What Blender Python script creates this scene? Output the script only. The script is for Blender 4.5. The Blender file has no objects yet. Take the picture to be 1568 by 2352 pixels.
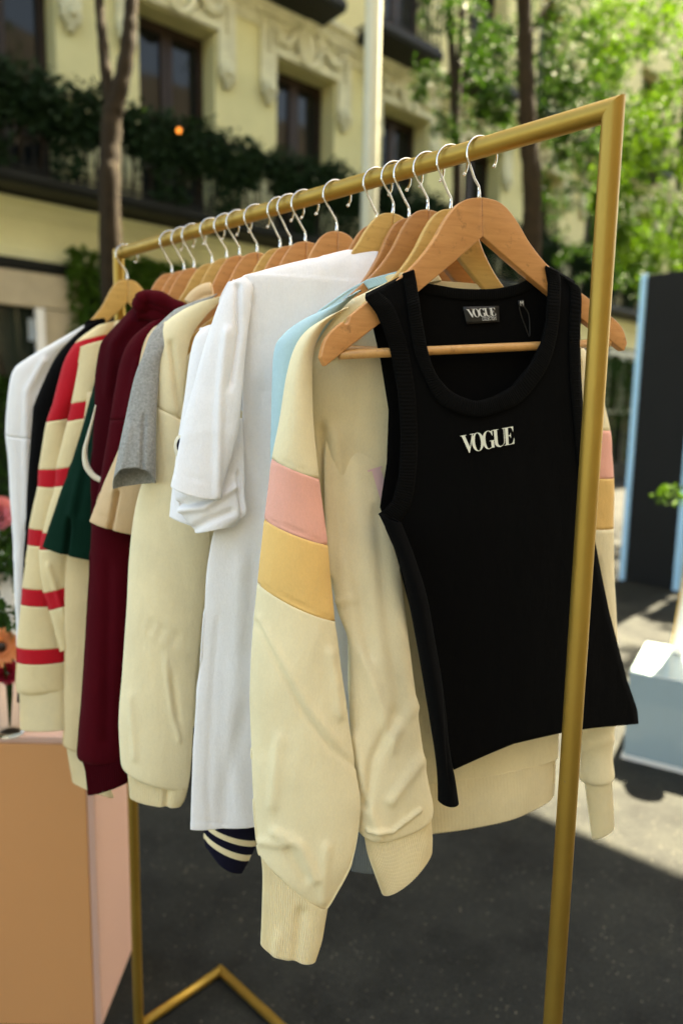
import bpy, bmesh, math, random
import numpy as np
from mathutils import Matrix, Vector

random.seed(7)
RNG = np.random.default_rng(11)
scene = bpy.context.scene
COL = scene.collection

# ------------------------------------------------------------------ camera
F = 1600.0                      # focal length in pixels of a 1568 x 2352 picture
TH, RO, HC = math.radians(7.97), math.radians(0.987), 1.55
_c, _s, _cr, _sr = math.cos(TH), math.sin(TH), math.cos(RO), math.sin(RO)
_R0 = np.array([1, 0, 0.]); _U0 = np.array([0, _s, _c]); FW = np.array([0, _c, -_s])
RT = _R0 * _cr + _U0 * _sr
UP = _U0 * _cr - _R0 * _sr
CAM = np.array([0, 0, HC])
cd = bpy.data.cameras.new('camera')
cam = bpy.data.objects.new('camera', cd); COL.objects.link(cam)
cam.matrix_world = Matrix(((RT[0], UP[0], -FW[0], 0), (RT[1], UP[1], -FW[1], 0), (RT[2], UP[2], -FW[2], HC), (0, 0, 0, 1)))
cd.sensor_fit = 'HORIZONTAL'; cd.sensor_width = 24.0; cd.lens = 24.0 * F / 1568
cd.clip_start = 0.05; cd.clip_end = 400
cd.dof.use_dof = True; cd.dof.focus_distance = 0.86; cd.dof.aperture_fstop = 2.5
scene.camera = cam

# ------------------------------------------------------------------ sky, sun, exposure
SUN_AZ, SUN_EL = math.radians(42), math.radians(62)
world = bpy.data.worlds.new('World'); scene.world = world; world.use_nodes = True
wn = world.node_tree
sky = wn.nodes.new('ShaderNodeTexSky'); sky.sky_type = 'NISHITA'; sky.sun_disc = False
sky.sun_elevation = SUN_EL; sky.sun_rotation = SUN_AZ
sky.air_density = 1.0; sky.dust_density = 2.0; sky.ozone_density = 1.0
wn.links.new(sky.outputs[0], wn.nodes['Background'].inputs[0])
wn.nodes['Background'].inputs[1].default_value = 0.05
sl = bpy.data.lights.new('sun', 'SUN'); sl.energy = 5.0; sl.angle = math.radians(0.53); sl.color = (1, .95, .86)
sun = bpy.data.objects.new('sun', sl); COL.objects.link(sun)
LDIR = np.array([math.sin(SUN_AZ) * math.cos(SUN_EL), math.cos(SUN_AZ) * math.cos(SUN_EL), math.sin(SUN_EL)])
sun.rotation_euler = Vector(LDIR).to_track_quat('Z', 'Y').to_euler()
sun.location = (6, 7, 14)
vs = scene.view_settings
vs.view_transform = 'Standard'; vs.look = 'None'; vs.gamma = 1.0; vs.exposure = 3.87
vs.use_curve_mapping = False
vs.use_white_balance = True; vs.white_balance_temperature = 8700; vs.white_balance_tint = 6
scene.render.engine = 'CYCLES'
scene.cycles.max_bounces = 6; scene.cycles.diffuse_bounces = 3; scene.cycles.glossy_bounces = 2; scene.cycles.transmission_bounces = 4; scene.cycles.transparent_max_bounces = 4
scene.cycles.use_adaptive_sampling = True; scene.cycles.adaptive_threshold = .02
scene.cycles.use_denoising = True
scene.cycles.sample_clamp_indirect = 6

# ------------------------------------------------------------------ picking points: rays of the measured camera met with real planes
def ray(px, py): return RT * ((px - 784) / F) + FW - UP * ((py - 1176) / F)
def at(px, py, d): return CAM + d * ray(px, py)
def hit(px, py, p0, n):
    r = ray(px, py); return CAM + r * (np.dot(np.asarray(p0) - CAM, n) / np.dot(r, n))
def project(P):
    v = np.asarray(P) - CAM; z = v @ FW
    return 784 + F * (v @ RT) / z, 1176 - F * (v @ UP) / z
ZH = np.array([0, 0, 1.])
# rack frame: near top corner, rail direction E (near to far), V across it
NEAR = np.array([0.28823, 0.81279, 1.88457]); FAR = np.array([-.48854, 1.55844, 1.88457])
RL = float(np.linalg.norm(FAR - NEAR)); E = (FAR - NEAR) / RL; V = np.array([E[1], -E[0], 0])
def vdir(yaw): return V * math.cos(math.radians(yaw)) - E * math.sin(math.radians(yaw))
def ndir(yaw): return -(E * math.cos(math.radians(yaw)) + V * math.sin(math.radians(yaw)))   # faces the camera
def lv(s, v, z, yaw=0, off=0): return NEAR * [1, 1, 0] + E * s + vdir(yaw) * v + ZH * z + ndir(yaw) * off
def gp(px, py, s, yaw=0, off=0):
    n = ndir(yaw); return hit(px, py, NEAR + E * s + n * off, n)

# ------------------------------------------------------------------ node helpers
MATS = {}
def new_mat(name):
    m = bpy.data.materials.new(name); m.use_nodes = True
    return m, m.node_tree, m.node_tree.nodes['Principled BSDF']
def nd(nt, t, **kw):
    n = nt.nodes.new(t)
    for k, v in kw.items():
        if k in n.bl_rna.properties: setattr(n, k, v)
        else: n.inputs[k].default_value = v
    return n
def coords(nt, scale=(1, 1, 1)):
    tc = nd(nt, 'ShaderNodeTexCoord'); mp = nd(nt, 'ShaderNodeMapping')
    mp.inputs['Scale'].default_value = scale
    nt.links.new(tc.outputs['Object'], mp.inputs[0]); return mp.outputs[0]
def ramp(nt, fac, stops):
    r = nd(nt, 'ShaderNodeValToRGB'); cr = r.color_ramp
    while len(cr.elements) < len(stops): cr.elements.new(.5)
    for e, (p, c) in zip(cr.elements, stops): e.position = p; e.color = (*c, 1)
    nt.links.new(fac, r.inputs[0]); return r.outputs[0]
def noise(nt, vec, scale, detail=4, rough=.55):
    n = nd(nt, 'ShaderNodeTexNoise', Scale=scale, Detail=detail, Roughness=rough)
    nt.links.new(vec, n.inputs['Vector']); return n.outputs['Fac']
def bump(nt, b, h, strength=.3, dist=.01, prev=None):
    n = nd(nt, 'ShaderNodeBump', Strength=strength, Distance=dist)
    nt.links.new(h, n.inputs['Height'])
    if prev is not None: nt.links.new(prev, n.inputs['Normal'])
    nt.links.new(n.outputs[0], b.inputs['Normal']); return n.outputs[0]
def mul(c, k): return tuple(min(1, x * k) for x in c)

def fabric(name, col, rough=.9, var=.06, weave=900, sheen=.15, heather=0):
    m, nt, b = new_mat(name)
    v = coords(nt)
    fac = noise(nt, v, 14 if not heather else 260, 5, .6)
    k = heather or var
    c = ramp(nt, fac, [(.3, mul(col, 1 - k)), (.7, mul(col, 1 + k))])
    gr = nd(nt, 'ShaderNodeMix', data_type='RGBA', blend_type='MULTIPLY'); gr.inputs['Factor'].default_value = 1
    nt.links.new(c, gr.inputs['A']); nt.links.new(ramp(nt, noise(nt, coords(nt, (1, 1, .5)), 520, 2, .6), [(.3, (.965,) * 3), (.7, (1.02,) * 3)]), gr.inputs['B'])
    nt.links.new(gr.outputs['Result'], b.inputs['Base Color'])
    b.inputs['Roughness'].default_value = rough
    b.inputs['Sheen Weight'].default_value = sheen; b.inputs['Sheen Roughness'].default_value = .5
    b.inputs['Specular IOR Level'].default_value = .2 if max(col) > .15 else .04
    if max(col) < .15: b.inputs['Sheen Weight'].default_value = sheen * .3
    v2 = coords(nt, (1, 1, .45))
    n1 = bump(nt, b, noise(nt, v2, weave, 2, .6), .4, .0008)
    n2 = bump(nt, b, noise(nt, coords(nt, (1, 1, .4)), 20, 5, .6), .6, .006, n1)
    rg = nd(nt, 'ShaderNodeTexNoise', Scale=13.0, Detail=3.0, Roughness=.5, Distortion=.8); rg.noise_type = 'RIDGED_MULTIFRACTAL'
    nt.links.new(coords(nt, (1, 1, .6)), rg.inputs['Vector']); bump(nt, b, rg.outputs['Fac'], .25, .002, n2)
    return m
def plain(name, col, rough=.6, metal=0, var=.05, scale=8, bmp=0, spec=.5):
    m, nt, b = new_mat(name)
    v = coords(nt); f = noise(nt, v, scale, 6, .6)
    c = ramp(nt, f, [(.3, mul(col, 1 - var)), (.7, mul(col, 1 + var))])
    nt.links.new(c, b.inputs['Base Color'])
    b.inputs['Roughness'].default_value = rough; b.inputs['Metallic'].default_value = metal
    b.inputs['Specular IOR Level'].default_value = spec
    if bmp: bump(nt, b, noise(nt, v, scale * 12, 4), bmp, .01)
    return m

def wood(name, c1, c2, scale=(6, 6, 6), rough=.42):
    m, nt, b = new_mat(name)
    v = coords(nt, scale)
    n0 = noise(nt, v, 2.2, 3)
    w = nd(nt, 'ShaderNodeTexNoise', Scale=9.0, Detail=6.0, Roughness=.6, Distortion=.6)
    mp = coords(nt, (scale[0] * .35, scale[1] * .35, scale[2] * 3.2)); nt.links.new(mp, w.inputs['Vector'])
    c = ramp(nt, w.outputs['Fac'], [(.25, c1), (.75, c2)])
    # a few dark scuffs and pores
    v3 = coords(nt, (40, 40, 40)); sp = noise(nt, v3, 1.6, 6, .75)
    mx = nd(nt, 'ShaderNodeMix', data_type='RGBA', blend_type='MULTIPLY')
    mx.inputs['Factor'].default_value = .55
    nt.links.new(c, mx.inputs['A'])
    nt.links.new(ramp(nt, sp, [(.30, (.35, .28, .22)), (.42, (1, 1, 1))]), mx.inputs['B'])
    nt.links.new(mx.outputs['Result'], b.inputs['Base Color'])
    b.inputs['Roughness'].default_value = rough
    b.inputs['Coat Weight'].default_value = .12; b.inputs['Coat Roughness'].default_value = .3
    bump(nt, b, w.outputs['Fac'], .08, .001)
    return m

def leafmat(name, col, col2, trans=.45, spec=.3):
    m = bpy.data.materials.new(name); m.use_nodes = True; nt = m.node_tree; nt.nodes.clear()
    out = nd(nt, 'ShaderNodeOutputMaterial')
    v = coords(nt); f = noise(nt, v, 5.0, 4, .7)
    c = ramp(nt, f, [(.3, col), (.7, col2)])
    d = nd(nt, 'ShaderNodeBsdfPrincipled', Roughness=.6); d.inputs['Specular IOR Level'].default_value = spec
    t = nd(nt, 'ShaderNodeBsdfTranslucent')
    hs = nd(nt, 'ShaderNodeMix', data_type='RGBA', blend_type='MULTIPLY'); hs.inputs['Factor'].default_value = 1
    hs.inputs['B'].default_value = (1.0, 1.0, .45, 1)
    nt.links.new(c, d.inputs['Base Color']); nt.links.new(c, hs.inputs['A']); nt.links.new(hs.outputs['Result'], t.inputs[0])
    mx = nd(nt, 'ShaderNodeMixShader', Fac=trans)
    nt.links.new(d.outputs[0], mx.inputs[1]); nt.links.new(t.outputs[0], mx.inputs[2]); nt.links.new(mx.outputs[0], out.inputs[0])
    return m

# ------------------------------------------------------------------ object helpers
def wloc(o):
    p = np.zeros(3)
    while o is not None: p += np.array(o.location); o = o.parent
    return p
def tag(o, label=None, cat=None, group=None, kind=None):
    if label: o['label'] = label
    if cat: o['category'] = cat
    if group: o['group'] = group
    if kind: o['kind'] = kind
    return o
def empty(name, loc, label, cat, group=None):
    o = bpy.data.objects.new(name, None); o.location = [float(x) for x in loc]; COL.objects.link(o)
    o.empty_display_size = .05
    return tag(o, label, cat, group)
def mesh_obj(name, verts, faces, mat, parent=None, smooth=True, bevel=0, solid=0, loc=None, bseg=2):
    verts = np.asarray(verts, float)
    base = wloc(parent)
    if parent is None: base = np.array(loc, float) if loc is not None else np.zeros(3)
    me = bpy.data.meshes.new(name)
    me.from_pydata((verts - base).tolist(), [], [tuple(int(i) for i in f) for f in faces])
    me.update()
    if smooth: me.polygons.foreach_set('use_smooth', [True] * len(me.polygons))
    o = bpy.data.objects.new(name, me); COL.objects.link(o)
    if mat is not None: me.materials.append(mat)
    if parent is not None: o.parent = parent
    else: o.location = [float(x) for x in base]
    if solid:
        md = o.modifiers.new('thickness', 'SOLIDIFY'); md.thickness = solid; md.offset = -1
    if bevel:
        md = o.modifiers.new('bevel', 'BEVEL'); md.width = bevel; md.segments = bseg; md.limit_method = 'ANGLE'; md.angle_limit = math.radians(40)
    return o

class MB:
    def __init__(self): self.v = []; self.f = []
    def add(self, v, f):
        n = len(self.v); self.v += [tuple(map(float, p)) for p in v]; self.f += [tuple(i + n for i in q) for q in f]; return self
    def box(self, c, ex, ey, ez, hx, hy, hz):
        c, ex, ey, ez = map(np.asarray, (c, ex, ey, ez)); v = []
        for k in (-1, 1):
            for a, b in ((-1, -1), (1, -1), (1, 1), (-1, 1)): v.append(c + ex * hx * a + ey * hy * b + ez * hz * k)
        return self.add(v, [(0, 3, 2, 1), (4, 5, 6, 7), (0, 1, 5, 4), (1, 2, 6, 5), (2, 3, 7, 6), (3, 0, 4, 7)])
    def tube(self, pts, r, n=12, cap=True):
        pts = [np.asarray(p, float) for p in pts]; m = len(pts)
        rs = r if hasattr(r, '__len__') else [r] * m
        prev = None; v = []; f = []
        for i, p in enumerate(pts):
            t = pts[min(i + 1, m - 1)] - pts[max(i - 1, 0)]; t = t / (np.linalg.norm(t) + 1e-12)
            if prev is None:
                a = np.array([0, 0, 1.]) if abs(t[2]) < .9 else np.array([1., 0, 0])
                x = np.cross(t, a)
            else: x = prev - t * (prev @ t)
            x /= np.linalg.norm(x) + 1e-12; prev = x; y = np.cross(t, x)
            for k in range(n):
                an = 2 * math.pi * k / n; v.append(p + (x * math.cos(an) + y * math.sin(an)) * rs[i])
        for i in range(m - 1):
            for k in range(n):
                k2 = (k + 1) % n; f.append((i * n + k, i * n + k2, (i + 1) * n + k2, (i + 1) * n + k))
        if cap: f += [tuple(range(n - 1, -1, -1)), tuple((m - 1) * n + k for k in range(n))]
        return self.add(v, f)
    def ball(self, c, r, ax=None, nu=12, nv=8):
        c = np.asarray(c, float); ax = ax or (np.eye(3)[0], np.eye(3)[1], np.eye(3)[2])
        r = r if hasattr(r, '__len__') else (r, r, r); v = []; f = []
        for j in range(nv + 1):
            th = math.pi * j / nv
            for i in range(nu):
                ph = 2 * math.pi * i / nu
                v.append(c + ax[0] * r[0] * math.sin(th) * math.cos(ph) + ax[1] * r[1] * math.sin(th) * math.sin(ph) + ax[2] * r[2] * math.cos(th))
        for j in range(nv):
            for i in range(nu):
                i2 = (i + 1) % nu; f.append((j * nu + i, (j + 1) * nu + i, (j + 1) * nu + i2, j * nu + i2))
        return self.add(v, f)
    def prism(self, poly, o, ex, ey, ez, t0, t1):
        """outline poly (x, y) on axes ex, ey, thickness from t0 to t1 along ez"""
        o, ex, ey, ez = map(np.asarray, (o, ex, ey, ez)); n = len(poly)
        v = [o + ex * x + ey * y + ez * t0 for x, y in poly] + [o + ex * x + ey * y + ez * t1 for x, y in poly]
        f = [tuple(range(n - 1, -1, -1)), tuple(range(n, 2 * n))] + [(i, (i + 1) % n, n + (i + 1) % n, n + i) for i in range(n)]
        return self.add(v, f)
    def build(self, name, mat, parent=None, **kw): return mesh_obj(name, self.v, self.f, mat, parent, **kw)

def _hash(i, j, k, seed):
    h = (i * 374761393 + j * 668265263 + k * 2147483647 + seed * 974634777) & 0xffffffff
    h = ((h ^ (h >> 13)) * 1274126177) & 0xffffffff
    return ((h ^ (h >> 16)) & 0xffff) / 65535.0
def vnoise(P, seed=0):
    P = np.asarray(P, float); I = np.floor(P).astype(np.int64); f = P - I; f = f * f * (3 - 2 * f); r = 0
    for a in (0, 1):
        for b in (0, 1):
            for c in (0, 1):
                w = (f[:, 0] if a else 1 - f[:, 0]) * (f[:, 1] if b else 1 - f[:, 1]) * (f[:, 2] if c else 1 - f[:, 2])
                r = r + w * _hash(I[:, 0] + a, I[:, 1] + b, I[:, 2] + c, seed)
    return r * 2 - 1

def catmull(keys, per):
    """keys: (n, k) array -> smooth samples, per steps a span"""
    K = np.asarray(keys, float); n = len(K); out = []
    for i in range(n - 1):
        p0 = K[max(i - 1, 0)]; p1 = K[i]; p2 = K[i + 1]; p3 = K[min(i + 2, n - 1)]
        for j in range(per):
            t = j / per
            out.append(.5 * ((2 * p1) + (-p0 + p2) * t + (2 * p0 - 5 * p1 + 4 * p2 - p3) * t * t + (-p0 + 3 * p1 - 3 * p2 + p3) * t ** 3))
    out.append(K[-1]); return np.array(out)

def seg_dist(px, py, line):
    d = np.full(px.shape, 1e9)
    for (x0, y0), (x1, y1) in zip(line[:-1], line[1:]):
        dx, dy = x1 - x0, y1 - y0; L = dx * dx + dy * dy + 1e-9
        t = np.clip(((px - x0) * dx + (py - y0) * dy) / L, 0, 1)
        d = np.minimum(d, np.hypot(px - x0 - t * dx, py - y0 - t * dy))
    return d

def loft_grid(secs, nu=64, per=8, wr=.004, wscale=9, seed=1, folds=(), ribs=0, ribamp=.0006, pw=1.3, grow=.6, hemw=0, cr=.0016):
    """secs: (PL, PR, depth_half[, sag]) with 3D ends -> grid of points (rows, nu, 3)"""
    K = np.array([np.concatenate([s[0], s[1], [s[2], s[3] if len(s) > 3 else 0]]) for s in secs])
    S = catmull(K, per); m = len(S)
    ph = np.linspace(0, 2 * np.pi, nu, endpoint=False)
    cx = -np.sign(np.cos(ph)) * np.abs(np.cos(ph)) ** min(pw, 1.0); sx = np.sign(np.sin(ph)) * np.abs(np.sin(ph)) ** pw
    G = np.zeros((m, nu, 3)); cen = np.zeros((m, 3)); Bd = np.zeros((m, 3))
    for j, r in enumerate(S):
        PL, PR = r[:3], r[3:6]; C = (PL + PR) / 2; A = (PR - PL) / 2
        b = CAM - C; b[2] = 0; a2 = A.copy(); a2[2] = 0
        b = b - a2 * (b @ a2) / (a2 @ a2 + 1e-12); b /= np.linalg.norm(b) + 1e-12
        G[j] = C + cx[:, None] * A + sx[:, None] * b * r[6] - ZH * (r[7] * np.maximum(sx, 0))[:, None]
        cen[j] = C; Bd[j] = b
    du = np.roll(G, -1, 1) - np.roll(G, 1, 1); dv = np.gradient(G, axis=0)
    Nn = np.cross(du, dv); Nn /= np.linalg.norm(Nn, axis=2, keepdims=True) + 1e-12
    out = G - cen[:, None]; sg = np.sign((Nn * out).sum((1, 2)))[:, None, None]; Nn = Nn * np.where(sg == 0, 1, sg)
    flat = G.reshape(-1, 3); tv = np.repeat(np.linspace(0, 1, m), nu)
    disp = np.zeros(len(flat))
    if wr:
        q = flat * np.array([wscale, wscale, wscale * .3]) + seed * 7.31
        disp += wr * (1 - grow + grow * tv) * (vnoise(q, seed) + .5 * vnoise(q * 2.1 + 3, seed + 1))
        q2 = flat * wscale * 1.4 + seed * 3.7
        disp += wr * .35 * vnoise(q2, seed + 5)
    if cr:
        for k_, (sc, an) in enumerate(((6.5, .7), (8.5, -.6), (14, .25))):
            qx = flat[:, 0] * .8 + flat[:, 1] * .6; qz = flat[:, 2]; ca, sa = math.cos(an), math.sin(an)
            q3 = np.stack([(qx * ca + qz * sa) * sc, (-qx * sa + qz * ca) * sc * .28, flat[:, 1] * 2], 1) + seed * 5.1 + k_ * 17
            c_ = 1 - np.abs(vnoise(q3, seed + 9 + k_)); msk = np.clip(vnoise(q3 * .6 + 31, seed + 20 + k_) * 1.6 + .3, 0, 1)
            disp -= cr * (1.0, .8, .45)[k_] * c_ ** 9 * msk
            disp += cr * .8 * (1.0, .8, .45)[k_] * np.exp(-((c_ - .72) / .1) ** 2) * msk * .6
    if folds:
        v = flat - CAM; z = v @ FW; px = 784 + F * (v @ RT) / z; py = 1176 - F * (v @ UP) / z
        front = np.tile(np.clip(sx * 3 + .6, 0, 1), m)
        for fl in folds:
            line, w, amp = fl[:3]
            d = seg_dist(px, py, line); disp += front * amp * np.exp(-(d / w) ** 2)
    if ribs:
        disp += ribamp * np.tile(np.cos(ribs * ph), m)
    flat = flat + Nn.reshape(-1, 3) * disp[:, None]
    return flat.reshape(m, nu, 3)

def grid_faces(m, nu, closed=True, j0=0, j1=None):
    j1 = m - 1 if j1 is None else j1; f = []
    for j in range(j0, j1):
        for i in range(nu if closed else nu - 1):
            i2 = (i + 1) % nu; f.append((j * nu + i, (j + 1) * nu + i, (j + 1) * nu + i2, j * nu + i2))
    return f
def grid_obj(name, G, mat, parent, closed=True, solid=.0016, rows=None, **kw):
    if rows: G = G[rows[0]:rows[1] + 1]
    m, nu = G.shape[:2]
    return mesh_obj(name, G.reshape(-1, 3), grid_faces(m, nu, closed), mat, parent, solid=solid, **kw)
def PX(rows, d):
    """rows (plx, ply, prx, pry, half_depth[, sag]) in the picture at depth d (number or (dl, dr)) -> 3D sections"""
    o = []
    for r in rows:
        dl, dr = d if isinstance(d, tuple) else (d, d)
        o.append((at(r[0], r[1], dl), at(r[2], r[3], dr), r[4], *(r[5:6])))
    return o
def mirror(G, s, yaw):
    """the same shape on the other side of the hanger"""
    o = NEAR + E * s; d = vdir(yaw)
    k = ((G - o) * d).sum(-1, keepdims=True)
    return (G - 2 * k * d)[:, ::-1]

# ------------------------------------------------------------------ materials
M = {}
def gold_paint():
    m, nt, b = new_mat('gold paint'); v = coords(nt)
    c = ramp(nt, noise(nt, v, 4, 6, .65), [(.3, (.36, .215, .038)), (.7, (.43, .27, .055))])
    ch = ramp(nt, noise(nt, v, 60, 3, .5), [(.235, (1, 1, 1)), (.25, (0, 0, 0))])      # small chips in the paint
    mx = nd(nt, 'ShaderNodeMix', data_type='RGBA'); nt.links.new(ch, mx.inputs['Factor']); nt.links.new(c, mx.inputs['A']); mx.inputs['B'].default_value = (.16, .14, .11, 1)
    nt.links.new(mx.outputs['Result'], b.inputs['Base Color']); b.inputs['Metallic'].default_value = .72
    nt.links.new(ramp(nt, noise(nt, coords(nt, (1, 1, .25)), 30, 5, .7), [(.3, (.38,) * 3), (.7, (.52,) * 3)]), b.inputs['Roughness'])
    bump(nt, b, noise(nt, v, 45, 4), .06, .002); return m
M['gold'] = gold_paint()
M['chrome'] = plain('polished steel', (.78, .77, .74), .16, 1, .02)
M['wood_o'] = wood('orange beech', (.54, .225, .068), (.68, .32, .11))
M['wood_y'] = wood('pale beech', (.56, .32, .085), (.70, .43, .13))
M['wood_b'] = wood('brown beech', (.42, .17, .048), (.54, .24, .075))
M['dowel'] = wood('dowel wood', (.60, .29, .09), (.72, .39, .14), (30, 30, 4))
M['black'] = fabric('black jersey', (.0032, .0032, .0031), .95, .05, sheen=.03)
M['black_rib'] = fabric('black rib', (.0042, .0042, .0040), .95, .05, sheen=.04)
M['cream'] = fabric('cream fleece', (.84, .73, .46), .92)
M['cream_rib'] = fabric('cream rib', (.82, .70, .43), .92)
M['cream_b'] = fabric('warm cream fleece', (.75, .61, .34), .92)
M['pink'] = fabric('pink fleece', (.87, .43, .33), .92)
M['yellow'] = fabric('yellow fleece', (.85, .54, .19), .92)
M['white'] = fabric('white jersey', (.90, .89, .89), .9, .015)
M['white_b'] = fabric('soft white fleece', (.80, .79, .77), .9, .03)
M['blue'] = fabric('pale blue fleece', (.42, .62, .66), .92)
M['grey'] = fabric('heather grey jersey', (.30, .30, .275), .92, heather=.28)
M['beige_b'] = fabric('sand fleece', (.68, .53, .29), .92)
M['beige'] = fabric('beige jersey', (.68, .48, .27), .92)
M['burgundy'] = fabric('burgundy fleece', (.050, .002, .005), .92, .1, sheen=.06)
M['burgundy_b'] = fabric('wine fleece', (.066, .0025, .006), .92, .1, sheen=.08)
M['green'] = fabric('bottle green jersey', (.003, .024, .014), .92, .1, sheen=.05)
M['red'] = fabric('red knit', (.50, .006, .016), .9, .05, sheen=.1)
M['navy'] = fabric('navy rib', (.008, .008, .018), .92)
M['slate'] = fabric('slate shade tone', (.17, .20, .21), .92)  # colour carries the deep shade between the garments
M['towel'] = fabric('cream chenille', (.80, .73, .55), 1, .06, weave=260, sheen=.5)
M['print_white'] = plain('off white print', (.80, .82, .70), .6)
M['print_pink'] = plain('pale pink print', (.82, .55, .52), .7)
M['label_white'] = plain('woven white thread', (.75, .75, .72), .8)
M['label_black'] = plain('black satin label', (.006, .006, .006), .5)
M['peach'] = plain('peach paint', (.68, .32, .125), .6, 0, .02, 2)
M['peach_side'] = plain('pale pink paint', (.66, .40, .31), .6, 0, .02, 2)
M['stucco'] = plain('cream stucco', (.57, .52, .27), .9, 0, .07, 1.3, .12, .2)
M['stone'] = plain('pale plaster ornament', (.54, .51, .34), .9, 0, .14, 5, .3, .2)
M['soffit'] = plain('grey plaster', (.30, .25, .17), .9, 0, .1, 2, .2, .2)
M['iron'] = plain('black iron', (.006, .007, .006), .5, 0, .05, 8, 0, .15)
M['frame_brown'] = plain('dark brown joinery', (.022, .010, .005), .45, 0, .2, 6, 0, .3)
M['frame_dark'] = plain('charcoal shopfront metal', (.007, .008, .006), .5, 0, .05, 8, 0, .15)
M['bark'] = plain('grey brown bark', (.026, .017, .008), .95, 0, .35, 14, .6, .2)
M['pole'] = plain('cream painted steel', (.52, .52, .40), .45, 0, .03)
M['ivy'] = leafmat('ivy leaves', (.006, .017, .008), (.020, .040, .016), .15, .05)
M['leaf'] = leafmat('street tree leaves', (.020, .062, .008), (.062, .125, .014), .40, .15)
M['leaf_sun'] = leafmat('sunlit tree leaves', (.026, .074, .009), (.078, .145, .018), .45, .08)  # brighter copy of the tree leaf colour, sunlight painted in
M['leaf_dark'] = leafmat('shrub and shaded tree leaves', (.012, .042, .007), (.040, .090, .014), .3, .12)  # also used on street tree crowns, where it paints their shade
M['panel_black'] = plain('black display board', (.006, .0065, .007), .6, 0, .15, 3, 0, .2)
M['panel_blue'] = plain('pale blue board edge', (.33, .60, .84), .5, 0, .02)
M['white_gloss'] = plain('white acrylic', (.46, .56, .58), .05, 0, .02)
M['white_gloss'] = plain('pale blue acrylic', (.30, .385, .405), .05, 0, .02)
M['white_paint'] = plain('white paint', (.75, .72, .66), .55, 0, .02)
M['petal_pink'] = leafmat('pink petals', (.78, .22, .32), (.88, .38, .46), .35)
M['petal_orange'] = leafmat('peach petals', (.80, .28, .12), (.90, .42, .20), .35)
M['petal_red'] = leafmat('crimson petals', (.30, .008, .03), (.42, .02, .05), .25)
M['sail'] = None

def asphalt():
    m, nt, b = new_mat('asphalt')
    v = coords(nt)
    base = ramp(nt, noise(nt, v, 1.1, 6, .6), [(.3, (.012, .0135, .0127)), (.5, (.0205, .0225, .021)), (.72, (.030, .032, .029))])
    vo = nd(nt, 'ShaderNodeTexVoronoi', Scale=95.0); nt.links.new(v, vo.inputs['Vector'])
    chip = ramp(nt, vo.outputs['Color'], [(.72, (0, 0, 0)), (.95, (1, 1, 1))])
    near = ramp(nt, vo.outputs['Distance'], [(.15, (1, 1, 1)), (.38, (0, 0, 0))])
    mm = nd(nt, 'ShaderNodeMix', data_type='RGBA', blend_type='MULTIPLY'); mm.inputs['Factor'].default_value = 1
    nt.links.new(chip, mm.inputs['A']); nt.links.new(near, mm.inputs['B'])
    mx = nd(nt, 'ShaderNodeMix', data_type='RGBA')
    nt.links.new(mm.outputs['Result'], mx.inputs['Factor']); nt.links.new(base, mx.inputs['A'])
    mx.inputs['B'].default_value = (.17, .16, .125, 1)
    v2 = nd(nt, 'ShaderNodeTexVoronoi', Scale=210.0); nt.links.new(v, v2.inputs['Vector'])
    m2 = nd(nt, 'ShaderNodeMix', data_type='RGBA', blend_type='MULTIPLY'); m2.inputs['Factor'].default_value = .7
    nt.links.new(mx.outputs['Result'], m2.inputs['A']); nt.links.new(ramp(nt, v2.outputs['Distance'], [(.1, (1.25, 1.25, 1.2)), (.6, (.55, .55, .55))]), m2.inputs['B'])
    st = nd(nt, 'ShaderNodeMix', data_type='RGBA', blend_type='MULTIPLY'); st.inputs['Factor'].default_value = 1
    nt.links.new(m2.outputs['Result'], st.inputs['A']); nt.links.new(ramp(nt, noise(nt, v, 2.6, 7, .7), [(.36, (.55, .55, .56)), (.5, (1, 1, 1)), (.66, (1.35, 1.32, 1.25))]), st.inputs['B'])
    nt.links.new(st.outputs['Result'], b.inputs['Base Color'])
    b.inputs['Roughness'].default_value = .85; b.inputs['Specular IOR Level'].default_value = .14
    bump(nt, b, v2.outputs['Distance'], .5, .004)
    return m
M['asphalt'] = asphalt()

# ------------------------------------------------------------------ the setting
tag(mesh_obj('ground', [(-60, -60, 0), (80, -60, 0), (80, 90, 0), (-60, 90, 0)], [(0, 1, 2, 3)], M['asphalt'], smooth=False),
    'dark speckled asphalt of the street under the clothes rack', 'ground', kind='structure')

FA = math.radians(49); A = np.array([math.sin(FA), math.cos(FA), 0]); N = np.array([A[1], -A[0], 0]); FD = 9.0
def fp(a, z, off=0): return A * a - N * FD + ZH * z + N * off      # a point on the facade

# ---- the cream apartment house
house = empty('apartment_house', fp(8, 0), 'cream stuccoed apartment house with iron balconies and garlanded lintels behind the rack', 'building')
PER = 2.15
WIN = [(2.12 + PER * k, 3.23 + PER * k) for k in range(-1, 14)]
A0, A1 = -1.2, 34.0
ZT1, ZB1 = 6.70, 4.12        # first floor windows
ZT2, ZB2 = 10.0, 7.45        # second floor windows
wall = MB()
def wquad(m, a0, a1, z0, z1, off=0): m.add([fp(a0, z0, off), fp(a1, z0, off), fp(a1, z1, off), fp(a0, z1, off)], [(0, 1, 2, 3)])
xs = [A0]
for l, r in WIN: xs += [l, r]
xs += [A1]
for i in range(len(xs) - 1):
    if i % 2 == 0: wquad(wall, xs[i], xs[i + 1], 3.30, 21)
    else:
        for z0, z1 in ((3.30, ZB1), (ZT1, ZB2), (ZT2, 21)): wquad(wall, xs[i], xs[i + 1], z0, z1)
DEP = .38
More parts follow.
